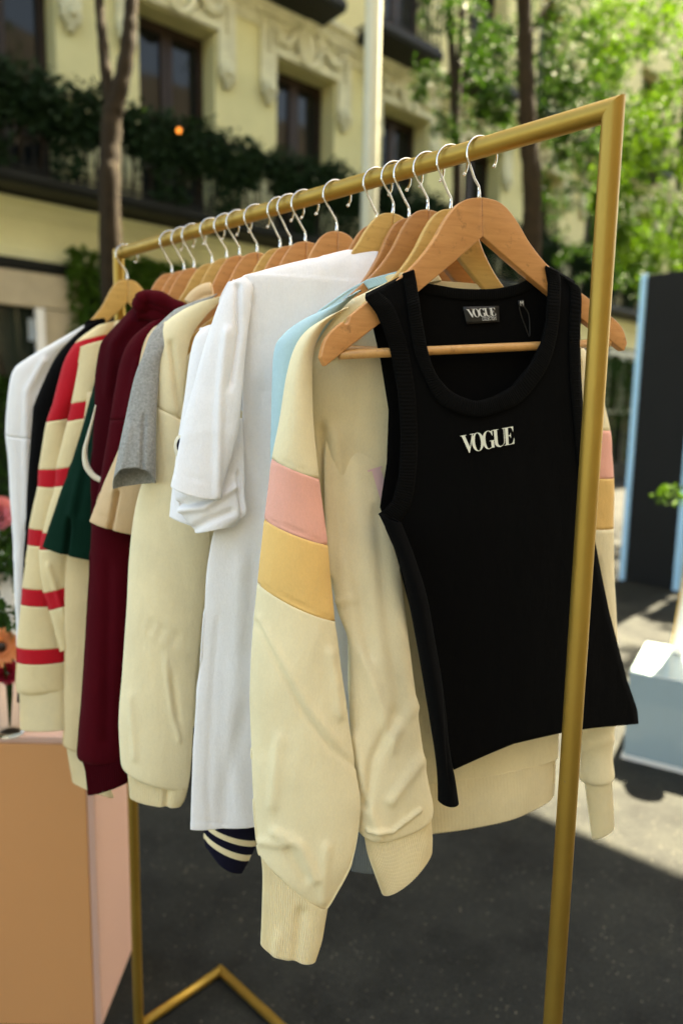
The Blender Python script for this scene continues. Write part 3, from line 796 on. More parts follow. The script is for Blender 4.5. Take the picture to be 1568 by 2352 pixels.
HG = [  # s, yaw, roll, wood, label
    (.168, 24, 5, 'wood_o', 'orange wooden hanger nearest the corner post, holding the black tank top', 0, True),
    (.211, 29, 0, 'wood_y', 'pale wooden hanger holding the cream sweatshirt with pink and yellow sleeve bands', .006),
    (.249, 30, 0, 'wood_b', 'brown wooden hanger holding the pale blue sweatshirt', 0),
    (.285, 24, 3, 'wood_b', 'brown wooden hanger with its hook crossing the next one, mostly hidden behind the pale one', .004),
    (.303, 27, -5, 'wood_y', 'large pale wooden hanger holding the big white T-shirt', -.004),
    (.339, 28, 0, 'wood_b', 'brown wooden hanger holding the garment with navy striped cuffs', .004),
    (.420, 27, 0, 'wood_o', 'lone orange hanger holding the white T-shirt with the chenille patch', 0),
    (.491, 30, 1, 'wood_o', 'orange hanger, nearest of three close together in the middle of the rail', .004),
    (.524, 28, 0, 'wood_o', 'orange hanger, middle of three close together, holding the plain cream sweatshirt', .006),
    (.548, 27, -1, 'wood_y', 'pale hanger, farthest of three close together, holding the grey T-shirt', .006),
    (.609, 29, 0, 'wood_o', 'orange hanger holding the beige T-shirt with a collar', .004),
    (.659, 28, 1, 'wood_o', 'orange hanger holding the wine red sweatshirt with the long cuff', .002),
    (.694, 30, 0, 'wood_y', 'pale hanger in the middle of the far half of the rail', .002),
    (.736, 27, -1, 'wood_y', 'pale hanger holding the burgundy hoodie', .006),
    (.795, 29, 0, 'wood_o', 'orange hanger holding the bottle green T-shirt', .006),
    (.831, 28, 1, 'wood_o', 'orange hanger between the green T-shirt hanger and the far one', .006),
    (.871, 30, 0, 'wood_o', 'orange hanger holding the red striped cream sweater', .006),
    (1.043, 24, 0, 'wood_y', 'pale wooden hanger alone at the far end of the rail', -.002),
]
for h in HG: hanger(h[0], h[1], h[2], M[h[3]], h[4], h[5], len(h) > 6 and h[6])

# ------------------------------------------------------------------ garments
def garment(name, label, cat, s, yaw): 
    return empty(name, lv(s, 0, 1.30, yaw), label, cat, 'garments on the rack')
def PX(rows, d):
    o = []
    for r in rows:
        k = r[6] if len(r) > 6 else d
        dl, dr = k if isinstance(k, tuple) else (k, k)
        o.append((at(r[0], r[1], dl), at(r[2], r[3], dr), r[4], r[5] if len(r) > 5 else 0))
    return o
def sleeve(parent, bands, d, seed, wr=.0035, nu=72, per=6, folds=(), name='sleeve', mir=None, pw=1.45, wscale=9, cr=.0018, bs=.62):
    """bands: list of (part_name, material, rows); consecutive bands share their border row, one continuous tube"""
    rows = []; cuts = [0]
    for i, (nm, mt, rr) in enumerate(bands):
        rows += rr if i == 0 else rr
        cuts.append(len(rows) - 1)
    rows = [(*q[:4], q[4] * bs, *q[5:]) for q in rows]
    nu = int(nu * 1.6); per = per + 4
    G = loft_grid(PX(rows, d), nu, per, wr, wscale, seed, folds, pw=pw, cr=cr)
    for i, (nm, mt, rr) in enumerate(bands):
        r0, r1 = cuts[i] * per, cuts[i + 1] * per
        grid_obj(nm, G, M[mt], parent, rows=(r0, r1))
        if mir: grid_obj(nm, mirror(G, *mir), M[mt], parent, rows=(r0, r1))
    return G
def cuff(parent, rows, d, mat, ribs=70, seed=3, name='cuff', mir=None, folds=(), wr=.0015, nu=280):
    rows = [(*q[:4], q[4] * .5, (q[5] if len(q) > 5 else 0) * .3, *q[6:]) for q in rows]
    G = loft_grid(PX(rows, d), nu, 8, wr, 14, seed, folds, ribs=ribs, ribamp=.0006, cr=.0010, pw=1.0)
    grid_obj(name, G, M[mat], parent, solid=.0022)
    if mir: grid_obj(name, mirror(G, *mir), M[mat], parent, solid=.0022)
SHLD = [(.100, 1.752, .010), (.125, 1.735, .014), (.160, 1.708, .017), (.200, 1.676, .019), (.222, 1.640, .020)]
def torso(parent, s, yaw, hem, mat, rib=None, hw=.235, b=.02, seed=1, wr=.003, pts=None, ribh=.06, folds=(), pw=1.3, collar=None, hemw=None):
    if pts is None:
        hemw = hemw or hw
        hw *= .86; hemw *= .86
        pts = [(v_ * .80, z_ - .034, b_) for v_, z_, b_ in SHLD] + [(hw, 1.5, b + .002), (hw, 1.3, b + .004), (hemw, (1.3 + hem) / 2, b + .005), (hemw, hem, b + .005)]
    secs = [(lv(s, -p[0], p[1], yaw), lv(s, (p[3] if len(p) > 3 else p[0]), p[1], yaw), p[2]) for p in pts]
    G = loft_grid(secs, 150, 10, wr, 8, seed, folds, pw=pw, cr=.0022)
    grid_obj('body', G, M[mat], parent)
    if rib:
        p = pts[-1]; w = p[0] - .012; z = p[1]; wr_ = (p[3] if len(p) > 3 else p[0]) - .012
        secs = [(lv(s, -w, z + .008, yaw), lv(s, wr_, z + .008, yaw), p[2] * .9), (lv(s, -w, z - ribh * .5, yaw), lv(s, wr_, z - ribh * .5, yaw), p[2] * .8), (lv(s, -w + .01, z - ribh, yaw), lv(s, wr_ - .01, z - ribh, yaw), p[2] * .8)]
        grid_obj('hem_rib', loft_grid(secs, 360, 6, wr * .7, 8, seed, ribs=120, ribamp=.0005), M[rib], parent, solid=.0022)
    if collar:
        secs = [(lv(s, -.092, 1.716, yaw), lv(s, .092, 1.716, yaw), .013), (lv(s, -.088, 1.726, yaw), lv(s, .088, 1.726, yaw), .013), (lv(s, -.082, 1.734, yaw), lv(s, .082, 1.734, yaw), .011)]
        grid_obj('collar', loft_grid(secs, 200, 5, .0008, 20, seed, ribs=60, ribamp=.0005), M[collar], parent, solid=.002)
def vz(px, py, s, yaw):
    p = gp(px, py, s, yaw); return float((p - NEAR - E * s) @ vdir(yaw)), float(p[2])

# A far white sweatshirt ------------------------------------------------------------
g = garment('white_sweatshirt', 'white long sleeved sweatshirt, leftmost garment at the far end of the rail', 'sweatshirt', 1.058, 24)
torso(g, 1.066, 24, 1.08, 'white_b', hw=.21, b=.014, seed=3)
sleeve(g, [('shoulder', 'white_b', [(185, 752, 222, 738, .012), (120, 788, 185, 775, .016), (62, 822, 140, 812, .02), (28, 856, 112, 860, .024), (17, 935, 92, 940, .026), (14, 1000, 84, 1010, .026)]),
           ('sleeve', 'white_b', [(20, 1060, 78, 1070, .026), (25, 1180, 74, 1190, .024), (31, 1300, 68, 1300, .022), (36, 1400, 62, 1400, .02), (40, 1490, 58, 1490, .016)])], 1.42, 5, folds=[([(100, 830), (62, 900), (60, 1040), (62, 1200)], 9, .006)], name='s')
# B black ---------------------------------------------------------------------------
g = garment('black_sweatshirt', 'black long sleeved sweatshirt between the far white sweatshirt and the striped sweater', 'sweatshirt', 1.03, 26)
torso(g, 1.03, 26, 1.05, 'black', hw=.21, b=.012, seed=4)
cuff(g, [(196, 752, 240, 742, .01), (202, 738, 236, 732, .01)], 1.39, 'black_rib', 40, name='collar')
sleeve(g, [('sleeve', 'black', [(200, 745, 240, 735, .012), (152, 790, 210, 785, .018), (118, 838, 180, 840, .022), (80, 922, 145, 925, .024), (73, 965, 140, 970, .024), (64, 1100, 125, 1100, .022), (56, 1250, 112, 1250, .02), (46, 1450, 100, 1450, .018), (40, 1560, 92, 1560, .018)])], 1.385, 6)
cuff(g, [(43, 1558, 90, 1558, .014), (40, 1612, 84, 1614, .014)], 1.385, 'black_rib', 40)
# C striped sweater -------------------------------------------------------------------
g = garment('striped_sweater', 'cream sweater with red stripes, third garment from the far end', 'sweater', .90, 28)
torso(g, .91, 28, 1.10, 'cream_b', hw=.20, b=.014, seed=5)
cuff(g, [(230, 762, 300, 742, .014), (236, 748, 296, 732, .014)], 1.36, 'cream_rib', 40, name='collar')
C = 'cream_b'
sleeve(g, [('shoulder', C, [(222, 748, 262, 738, .012), (190, 770, 258, 752, .016), (172, 788, 250, 768, .019)]),
           ('stripe', 'red', [(152, 818, 232, 806, .022), (138, 862, 206, 858, .022), (122, 925, 176, 918, .022), (107, 970, 158, 962, .022)]),
           ('sleeve', C, [(98, 1020, 158, 1020, .022), (88, 1078, 158, 1077, .022)]), ('stripe', 'red', [(86, 1117, 155, 1119, .022)]),
           ('sleeve', C, [(76, 1165, 145, 1165, .022), (67, 1213, 140, 1218, .022)]), ('stripe', 'red', [(63, 1251, 136, 1254, .022)]),
           ('sleeve', C, [(57, 1300, 135, 1300, .022), (52, 1350, 135, 1352, .022)]), ('stripe', 'red', [(48, 1388, 132, 1391, .023)]),
           ('sleeve', C, [(42, 1440, 142, 1440, .024), (38, 1487, 150, 1486, .025)]), ('stripe', 'red', [(36, 1522, 151, 1520, .025)]),
           ('sleeve', C, [(36, 1560, 151, 1560, .026), (38, 1584, 151, 1580, .026), (44, 1594, 149, 1588, .02)])], 1.335, 7, .0025)
cuff(g, [(44, 1586, 149, 1582, .021), (46, 1630, 150, 1628, .021), (47, 1676, 151, 1675, .022)], 1.335, 'cream_rib', 60)
sleeve(g, [('front_fold', C, [(186, 795, 262, 775, .012), (176, 860, 240, 850, .016), (163, 927, 225, 918, .018)]), ('stripe', 'red', [(154, 968, 218, 958, .018)]),
           ('front_fold', C, [(142, 1020, 205, 1015, .018), (129, 1078, 192, 1068, .018)]), ('stripe', 'red', [(125, 1118, 188, 1110, .018)]),
           ('front_fold', C, [(108, 1180, 175, 1175, .02), (97, 1224, 170, 1220, .02)]), ('stripe', 'red', [(90, 1262, 166, 1258, .02)]),
           ('front_fold', C, [(92, 1310, 165, 1305, .02), (100, 1362, 164, 1345, .018)]), ('stripe', 'red', [(112, 1402, 164, 1386, .016)]),
           ('front_fold', C, [(126, 1452, 162, 1440, .012), (138, 1498, 160, 1488, .006)])], 1.312, 8, .0025, folds=[([(112, 1300), (150, 1420)], 7, .004)])
# C2 beige long sleeve ----------------------------------------------------------------
g = garment('beige_sweatshirt', 'beige long sleeved sweatshirt hanging just below the bottle green T-shirt', 'sweatshirt', .831, 28)
torso(g, .84, 28, 1.02, 'beige', hw=.20, b=.012, seed=9)
sleeve(g, [('sleeve', 'beige_b', [(200, 900, 260, 900, .016), (172, 1150, 245, 1150, .018), (151, 1285, 240, 1290, .02), (148, 1420, 238, 1420, .02), (147, 1580, 235, 1580, .02), (144, 1700, 236, 1718, .021), (152, 1712, 234, 1730, .016)])], 1.30, 10)
cuff(g, [(152, 1706, 236, 1726, .017), (160, 1756, 246, 1790, .017), (166, 1796, 262, 1832, .017)], 1.30, 'cream_rib', 60)
# D green tee -------------------------------------------------------------------------
g = garment('green_t_shirt', 'bottle green T-shirt with a slit sleeve hem left of the burgundy hoodie', 'T-shirt', .795, 29)
torso(g, .795, 29, 1.12, 'green', hw=.20, b=.012, seed=11)
sleeve(g, [('sleeve', 'green', [(262, 770, 310, 750, .012), (236, 800, 300, 800, .018), (216, 880, 296, 880, .02), (184, 1000, 285, 1000, .022), (140, 1130, 268, 1135, .024), (118, 1196, 256, 1215, .025), (98, 1256, 232, 1290, .026)])], 1.272, 12, .003,
       folds=[([(158, 1195), (148, 1290)], 5, -.014), ([(185, 1080), (160, 1200)], 10, .004), ([(205, 1010), (180, 1180)], 9, -.003), ([(110, 1235), (150, 1250), (220, 1266)], 2.5, -.0012)])
# E burgundy hoodie -------------------------------------------------------------------
g = garment('burgundy_hoodie', 'dark burgundy hoodie with rolled hood and cream cord in the far half of the rail', 'hoodie', .736, 27)
torso(g, .74, 27, 1.10, 'burgundy', hw=.20, b=.013, seed=13)
sleeve(g, [('sleeve', 'burgundy', [(312, 700, 400, 690, .02), (262, 752, 372, 740, .024), (232, 790, 345, 790, .024), (221, 850, 330, 850, .024), (217, 950, 315, 950, .022), (211, 1040, 300, 1040, .02), (208, 1120, 290, 1120, .018), (214, 1350, 280, 1350, .016), (222, 1600, 275, 1600, .016)])], 1.225, 14, .003, folds=[([(300, 740), (262, 790), (250, 900)], 12, .005)])
h = MB()
for k, (pts, r) in enumerate((([(322, 694), (340, 682), (372, 690), (405, 706), (432, 722)], .0135), ([(326, 708), (352, 700), (385, 712), (425, 734)], .012), ([(318, 720), (350, 722), (390, 735), (432, 748)], .013))):
    q = catmull([at(x, y, 1.20 + .006 * k) for x, y in pts], 6); h.tube(q, list(r * (1 + .10 * np.sin(np.arange(len(q)) * .7 + k))), 14)
h.ball(at(325, 700, 1.205), .017, None, 12, 8)
h.build('hood', M['burgundy_b'], g)
q = catmull([at(x, y, 1.195) for x, y in [(220, 930), (212, 965), (203, 1000), (195, 1036), (198, 1068), (210, 1088), (222, 1098), (236, 1104)]], 5)
MB().tube(q, list(np.interp(np.arange(len(q)), [0, 8, 20, len(q) - 1], [.0010, .0024, .0052, .0046])), 10).build('cord', M['towel'], g)
# F wine sweatshirt --------------------------------------------------------------------
g = garment('wine_sweatshirt', 'wine red sweatshirt with a long sleeve ending in a burgundy cuff', 'sweatshirt', .659, 28)
torso(g, .67, 28, 1.05, 'burgundy_b', hw=.20, b=.012, seed=15)
sleeve(g, [('shoulder', 'burgundy_b', [(345, 740, 395, 728, .014), (300, 780, 375, 780, .02), (278, 825, 360, 825, .022), (266, 890, 345, 890, .022), (254, 965, 332, 965, .022)]),
           ('sleeve', 'burgundy_b', [(240, 1050, 322, 1050, .022), (226, 1130, 316, 1130, .022), (211, 1210, 308, 1215, .024), (203, 1330, 305, 1330, .026), (196, 1470, 298, 1470, .026), (186, 1610, 284, 1600, .026), (179, 1690, 280, 1690, .026), (177, 1736, 284, 1730, .025), (190, 1752, 284, 1744, .02)])], 1.165, 16, .003,
       folds=[([(318, 830), (290, 960)], 9, .004), ([(250, 968), (335, 972)], 3, -.002), ([(250, 1300), (245, 1700)], 14, -.004)])
cuff(g, [(188, 1744, 288, 1738, .021), (197, 1770, 294, 1752, .021), (202, 1826, 293, 1797, .02)], 1.165, 'burgundy', 60)
# G beige tee --------------------------------------------------------------------------
g = garment('beige_t_shirt', 'beige short sleeved shirt with a soft collar left of the grey T-shirt', 'shirt', .609, 29)
torso(g, .615, 29, 1.10, 'beige', hw=.20, b=.012, seed=17)
sleeve(g, [('sleeve', 'beige', [(352, 752, 400, 735, .012), (330, 790, 395, 790, .018), (308, 900, 385, 900, .02), (284, 1000, 372, 1000, .022), (240, 1105, 350, 1115, .024), (222, 1152, 340, 1172, .024), (205, 1197, 318, 1230, .025)])], 1.135, 18, .003,
       folds=[([(268, 1130), (248, 1235)], 5, -.014), ([(300, 1000), (262, 1130)], 8, .004), ([(214, 1178), (246, 1190), (318, 1208)], 2.5, -.0012)])
c = MB()
for pts, r in (([(440, 700), (452, 684), (470, 672), (488, 668)], .014), ([(448, 704), (470, 694), (492, 690)], .013)):
    c.tube(catmull([at(x, y, 1.13) for x, y in pts], 5), r, 12)
c.build('collar', M['beige'], g)
# H grey tee ---------------------------------------------------------------------------
g = garment('grey_t_shirt', 'heather grey T-shirt left of the plain cream sweatshirt', 'T-shirt', .548, 28)
torso(g, .556, 28, 1.12, 'grey', hw=.20, b=.012, seed=19)
sleeve(g, [('sleeve', 'grey', [(400, 712, 500, 676, .012, 0, 1.085), (368, 742, 430, 735, .016, 0, 1.075), (345, 772, 400, 780, .018, 0, 1.065), (328, 820, 372, 820, .020, 0, 1.055), (311, 866, 364, 870, .021, 0, 1.05), (289, 965, 358, 965, .022, -.006, 1.04), (271, 1050, 357, 1045, .026, -.018, 1.033), (256, 1122, 357, 1110, .03, -.028, 1.03)])], 1.06, 20, .0025,
       folds=[([(330, 960), (326, 1120)], 5, -.005), ([(300, 980), (275, 1100)], 8, .003), ([(262, 1100), (320, 1090), (357, 1086)], 2.5, -.001)], pw=.9)
# I plain cream sweatshirt ---------------------------------------------------------------
g = garment('cream_sweatshirt', 'plain cream sweatshirt between the grey T-shirt and the white T-shirts', 'sweatshirt', .524, 28)
torso(g, .528, 28, 1.02, 'cream', hw=.215, b=.014, seed=21)
sleeve(g, [('shoulder', 'cream', [(420, 712, 520, 676, .012), (380, 738, 470, 725, .018), (360, 775, 440, 775, .024), (354, 840, 428, 850, .027), (352, 930, 424, 962, .028)]),
           ('sleeve', 'cream', [(346, 1010, 438, 1030, .029), (330, 1090, 458, 1110, .032), (311, 1170, 474, 1200, .034), (300, 1260, 480, 1275, .036), (291, 1400, 468, 1400, .036), (281, 1550, 450, 1540, .036), (275, 1650, 444, 1640, .036), (277, 1725, 440, 1735, .036), (281, 1760, 434, 1800, .034), (292, 1772, 428, 1816, .028)])], 1.065, 22, .004,
       folds=[([(392, 790), (405, 870), (418, 960)], 8, -.006), ([(352, 932), (385, 945), (420, 964)], 2.5, -.002), ([(330, 1428), (370, 1455), (430, 1475)], 6, -.0035), ([(332, 1440), (372, 1468), (428, 1490)], 6, .002), ([(395, 1560), (408, 1650)], 7, -.004), ([(380, 1520), (395, 1640), (412, 1700)], 6, .003), ([(300, 1600), (310, 1740)], 9, .003)])
cuff(g, [(290, 1766, 430, 1812, .028, .004), (294, 1795, 424, 1836, .027, .002), (297, 1830, 415, 1852, .026, .004)], 1.065, 'cream_rib', 80, folds=[([(384, 1815), (380, 1860)], 8, -.005)])
# J white tee with patch -------------------------------------------------------------------
g = garment('white_patch_t_shirt', 'white T-shirt with a chenille patch, half hidden behind the big white T-shirt', 'T-shirt', .42, 27)
torso(g, .43, 27, 1.08, 'white', hw=.13, b=.012, seed=23)
sleeve(g, [('sleeve', 'white', [(462, 752, 520, 735, .01), (446, 778, 512, 775, .016), (436, 830, 505, 830, .018), (424, 920, 500, 920, .02), (410, 1010, 500, 1010, .02), (396, 1110, 492, 1110, .022), (388, 1186, 482, 1216, .024)])], .99, 24, .002)
p = MB(); p.ball(at(413, 1026, .976), (.0085, .004, .0165), (RT, FW, UP), 18, 10); p.build('patch', M['towel'], g)
p = MB(); p.ball(at(417, 1024, .9735), (.0072, .003, .0115), (RT, FW, UP), 16, 8); p.build('patch_letter', M['navy'], g)
# P navy striped garment ---------------------------------------------------------------------
g = garment('navy_striped_sweatshirt', 'navy garment with cream striped cuff peeking out below the big white T-shirt', 'sweatshirt', .339, 28)
torso(g, .352, 28, 1.10, 'navy', hw=.20, b=.012, seed=25)
sleeve(g, [('sleeve', 'navy', [(560, 760, 620, 740, .012), (565, 900, 620, 900, .012), (560, 1300, 620, 1300, .012), (510, 1700, 600, 1700, .018), (478, 1870, 602, 1890, .024), (476, 1893, 592, 1930, .022)]), ('stripe', 'cream_rib', [(473, 1903, 588, 1944, .022)]), ('cuff', 'navy', [(469, 1914, 578, 1964, .022)]),
           ('stripe', 'cream_rib', [(469, 1927, 572, 1978, .022)]), ('cuff', 'navy', [(474, 1948, 564, 1992, .021), (488, 1968, 556, 2007, .02)])], 1.06, 26, .0015)
for nm, mt, rows in (('collar', 'navy', [(1040, 668, 1092, 680, .012), (1044, 650, 1092, 664, .012)]), ('stripe', 'cream_rib', [(1044, 650, 1092, 664, .012), (1046, 641, 1090, 654, .012)]), ('collar', 'navy', [(1046, 641, 1090, 654, .012), (1050, 628, 1086, 640, .011)])):
    grid_obj(nm, loft_grid(PX(rows, 1.07), 60, 4, 0), M[mt], g)
# K big white tee -------------------------------------------------------------------------------
g = garment('white_t_shirt', 'big white T-shirt with ribbed neck, brightest garment in the middle of the rack', 'T-shirt', .303, 27)
kl = [(796, 572, .008), (730, 590, .014), (660, 606, .017), (590, 624, .019), (552, 640, .021), (548, 700, .023), (552, 800, .025), (556, 950, .026), (545, 1080, .026), (512, 1170, .027), (487, 1232, .028), (474, 1318, .029), (466, 1420, .030), (456, 1540, .030), (444, 1700, .031), (437, 1860, .031), (436, 1906, .031)]
pts = []
for x, y, b in kl:
    v_, z_ = vz(x, y, .303, 27); pts.append((-v_, z_, b, min(-v_, .235)))
torso(g, .303, 27, 0, 'white', pts=pts, seed=27, wr=.0022, pw=1.2,
      folds=[([(568, 634), (596, 740), (612, 850), (590, 960), (566, 1010)], 2.5, -.0018), ([(500, 1420), (486, 1600), (478, 1780), (482, 1925)], 5, -.002), ([(556, 1300), (545, 1500), (530, 1700), (560, 1900)], 20, .003), ([(600, 900), (590, 1200), (575, 1500)], 24, -.004), ([(560, 1640), (520, 1800), (505, 1920)], 14, -.0025), ([(437, 1882), (500, 1895), (590, 1908)], 2.2, -.001)])
G = loft_grid(PX([(776, 588, 802, 576, .003), (790, 608, 816, 598, .003), (806, 632, 832, 624, .003), (822, 662, 848, 654, .003)], .965), 120, 8, .0004, 20, 3, ribs=40, ribamp=.0003)
grid_obj('collar', G, M['white'], g)
sleeve(g, [('sleeve', 'white', [(536, 640, 562, 634, .003), (520, 650, 580, 656, .012), (500, 690, 578, 700, .018), (474, 770, 570, 790, .022), (442, 880, 560, 900, .024), (416, 980, 546, 1005, .024), (399, 1060, 522, 1088, .024), (388, 1114, 505, 1146, .025, .004)])], .915, 28, .0025,
       folds=[([(545, 655), (548, 760), (530, 880)], 7, -.007), ([(430, 1000), (480, 985), (530, 1000)], 12, .0008), ([(392, 1088), (450, 1098), (508, 1118)], 2.2, -.001), ([(520, 760), (505, 900), (500, 1140)], 10, .005)], pw=1.15)
sleeve(g, [('sleeve_fold', 'white', [(440, 960, 556, 960, .012), (410, 1080, 560, 1080, .016), (402, 1130, 560, 1140, .022), (412, 1168, 562, 1180, .026), (448, 1224, 534, 1206, .024)])], .937, 29, .003,
       folds=[([(404, 1158), (455, 1150), (500, 1140)], 6, -.008), ([(412, 1172), (470, 1168), (540, 1120)], 6, .006), ([(445, 1215), (480, 1195), (530, 1175)], 8, -.006), ([(546, 1090), (556, 1190)], 5, -.005)])
# L pale blue ---------------------------------------------------------------------------------------
g = garment('pale_blue_sweatshirt', 'pale blue sweatshirt squeezed between the white T-shirt and the banded cream sweatshirt', 'sweatshirt', .249, 30)
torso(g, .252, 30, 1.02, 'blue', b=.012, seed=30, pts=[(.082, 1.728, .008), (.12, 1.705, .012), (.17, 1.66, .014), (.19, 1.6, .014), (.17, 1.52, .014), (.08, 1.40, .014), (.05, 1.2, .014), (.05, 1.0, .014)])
sleeve(g, [('sleeve', 'blue', [(770, 700, 830, 668, .012), (698, 734, 780, 715, .018), (650, 770, 740, 766, .022), (630, 808, 715, 815, .024), (625, 900, 700, 900, .024), (623, 980, 695, 980, .024), (622, 1060, 692, 1060, .024), (632, 1250, 695, 1250, .022), (636, 1700, 700, 1700, .02)])], .885, 31, .002)
cuff(g, [(850, 662, 935, 640, .010), (838, 645, 918, 624, .010)], .92, 'blue', 50, name='collar')
# added slate-toned garment behind the blue one, painting the deep shade in the gap
g = garment('shade_gap_garment', 'added slate grey garment standing for the deep shade between sleeve and front of the banded cream one', 'sweatshirt', .285, 24)
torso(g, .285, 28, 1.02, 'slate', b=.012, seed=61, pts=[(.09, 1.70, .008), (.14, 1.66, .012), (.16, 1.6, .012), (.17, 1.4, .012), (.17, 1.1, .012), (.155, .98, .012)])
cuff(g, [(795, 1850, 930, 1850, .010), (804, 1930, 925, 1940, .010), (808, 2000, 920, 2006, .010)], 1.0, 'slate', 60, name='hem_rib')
# M banded cream sweatshirt ---------------------------------------------------------------------------
s_, y_ = .222, 30
g = garment('banded_cream_sweatshirt', 'cream sweatshirt with pink and yellow sleeve bands behind the black tank top', 'sweatshirt', s_, y_)
ml = [(905, 640, .008), (830, 675, .012), (760, 712, .015), (712, 752, .017), (698, 800, .018), (704, 900, .019), (716, 1050, .020), (738, 1250, .022), (772, 1400, .024), (798, 1470, .026), (802, 1600, .030), (820, 1700, .032), (850, 1760, .028), (868, 1795, .026)]
pts = []
for x, y, b in ml:
    v_, z_ = vz(x, y, s_, y_); pts.append((-v_, z_, b, {0: .07, 1: .11, 2: .15, 3: .19}.get(len(pts), .225)))
torso(g, s_, y_, 0, 'cream', pts=pts, seed=33, wr=.004, pw=1.1,
      folds=[([(742, 985), (750, 1150), (756, 1320), (770, 1420)], 9, -.010), ([(770, 1000), (790, 1200), (840, 1500)], 16, .006), ([(760, 1385), (820, 1375)], 6, .003), ([(870, 1180), (900, 1400), (935, 1650)], 18, -.006),
             ([(830, 1500), (880, 1640), (900, 1720)], 10, .004), ([(900, 1640), (850, 1740), (836, 1850)], 10, -.005), ([(955, 1620), (900, 1700)], 7, .004), ([(960, 1760), (900, 1840)], 8, .005), ([(800, 1700), (850, 1860), (870, 1920)], 10, .005), ([(845, 1905), (900, 1915), (960, 1862)], 4, .005)])
def DP(x0, y0, x1, y1, off): return float((gp(x0, y0, s_, y_, off) - CAM) @ FW), float((gp(x1, y1, s_, y_, off) - CAM) @ FW)
lobe = sleeve(g, [('front_fold', 'cream', [(800, 840, 850, 850, .004, 0, DP(800, 840, 850, 850, -.010)), (775, 910, 868, 920, .008, 0, DP(775, 910, 868, 920, -.004)), (752, 1000, 885, 1010, .014, 0, DP(752, 1000, 885, 1010, .002)), (750, 1100, 892, 1110, .020, 0, (.911, .936)), (756, 1280, 912, 1250, .026, 0, (.900, .928)), (772, 1400, 930, 1400, .030, 0, (.889, .922)), (798, 1480, 947, 1550, .034, 0, (.880, .918)), (802, 1620, 966, 1700, .038, 0, (.870, .916)), (808, 1760, 980, 1800, .040, 0, (.86, .916)), (815, 1850, 988, 1838, .040, 0, (.86, .918)), (822, 1905, 988, 1862, .038, .006, (.86, .918)), (836, 1922, 980, 1872, .032, .006, (.86, .918))])], .87, 37, .003, nu=110, per=7, pw=.95,
      folds=[([(742, 985), (752, 1150), (757, 1320)], 8, .006), ([(790, 1000), (800, 1200), (850, 1500)], 18, -.006), ([(760, 1385), (820, 1375)], 6, .003), ([(870, 1180), (890, 1400), (925, 1650)], 18, -.005),
             ([(830, 1500), (880, 1640), (900, 1720)], 13, .004), ([(910, 1640), (860, 1740), (840, 1850)], 12, -.005), ([(955, 1620), (900, 1700)], 11, .004), ([(965, 1750), (900, 1840)], 12, .0045), ([(815, 1700), (850, 1860), (870, 1920)], 12, .0045), ([(845, 1908), (900, 1912), (965, 1862)], 4, .005)])
cuff(g, [(838, 1914, 982, 1866, .032, .006, (.862, .918)), (846, 1960, 986, 1890, .032, .008, (.862, .918)), (860, 2005, 988, 1915, .032, .012, (.862, .918)), (878, 2056, 986, 1945, .030, .012, (.864, .918))], .87, 'cream_rib', 96, name='hem_rib', nu=480)
# hem rib: low in front, rising as it runs back
hl = [(880, 1790), (884, 1830), (888, 1870), (893, 1914)]
secs = []
for (x, y), b, rv in zip(hl, (.029, .031, .033, .033), (.222, .223, .224, .222)):
    v_, z_ = vz(x, y, s_, y_); z2 = .97
    secs.append((lv(s_, v_, z_, y_), lv(s_, rv, z2 - .0 if y == 1915 else z2 - (y - 1915) * .0001, y_), b))
secs = [(a, lv(s_, .222, {0: 1.025, 1: 1.003, 2: .98, 3: .958}[i], y_), b) for i, (a, _, b) in enumerate(secs)]
grid_obj('hem_rib', loft_grid(secs, 420, 8, .003, 9, 34, ribs=150, ribamp=.0006), M['cream_rib'], g, solid=.0025)
cuff(g, [(910, 668, 1010, 646, .014), (896, 648, 1000, 630, .014), (888, 634, 992, 618, .012)], .905, 'cream_rib', 50, name='collar')
sleeve(g, [('shoulder', 'cream', [(748, 730, 800, 706, .014), (705, 760, 750, 742, .022), (677, 800, 722, 796, .030), (659, 855, 716, 864, .036), (643, 960, 720, 985, .040), (624, 1054, 733, 1099, .042)]),
           ('band', 'pink', [(615, 1122, 743, 1176, .043), (606, 1192, 753, 1251, .044)]),
           ('band', 'yellow', [(598, 1264, 761, 1338, .045), (590, 1338, 770, 1426, .046)]),
           ('sleeve', 'cream', [(582, 1420, 778, 1480, .047), (576, 1520, 786, 1560, .048), (575, 1640, 800, 1660, .049), (577, 1760, 817, 1770, .048), (582, 1860, 828, 1855, .046), (588, 1930, 812, 1975, .042), (592, 1962, 770, 2062, .036), (602, 1972, 746, 2096, .026)])], .845, 35, .0022, nu=96, per=8, bs=.52, cr=.0015,
       folds=[([(588, 1430), (640, 1530), (700, 1640), (760, 1720), (815, 1760)], 6, -.0025), ([(594, 1420), (650, 1520), (710, 1626), (770, 1700)], 9, .002), ([(625, 1056), (680, 1072), (733, 1100)], 2.2, -.0018), ([(606, 1193), (680, 1218), (753, 1252)], 2.2, -.0018), ([(590, 1340), (680, 1385), (770, 1427)], 2.2, -.0018),
              ([(630, 1915), (690, 1945), (725, 2020)], 13, .004), ([(660, 1955), (700, 2020)], 11, -.0035), ([(750, 1950), (742, 2070)], 12, .003), ([(598, 1935), (655, 1945)], 10, .003), ([(640, 1700), (625, 1850)], 14, .003), ([(760, 1500), (780, 1640)], 12, .004)])
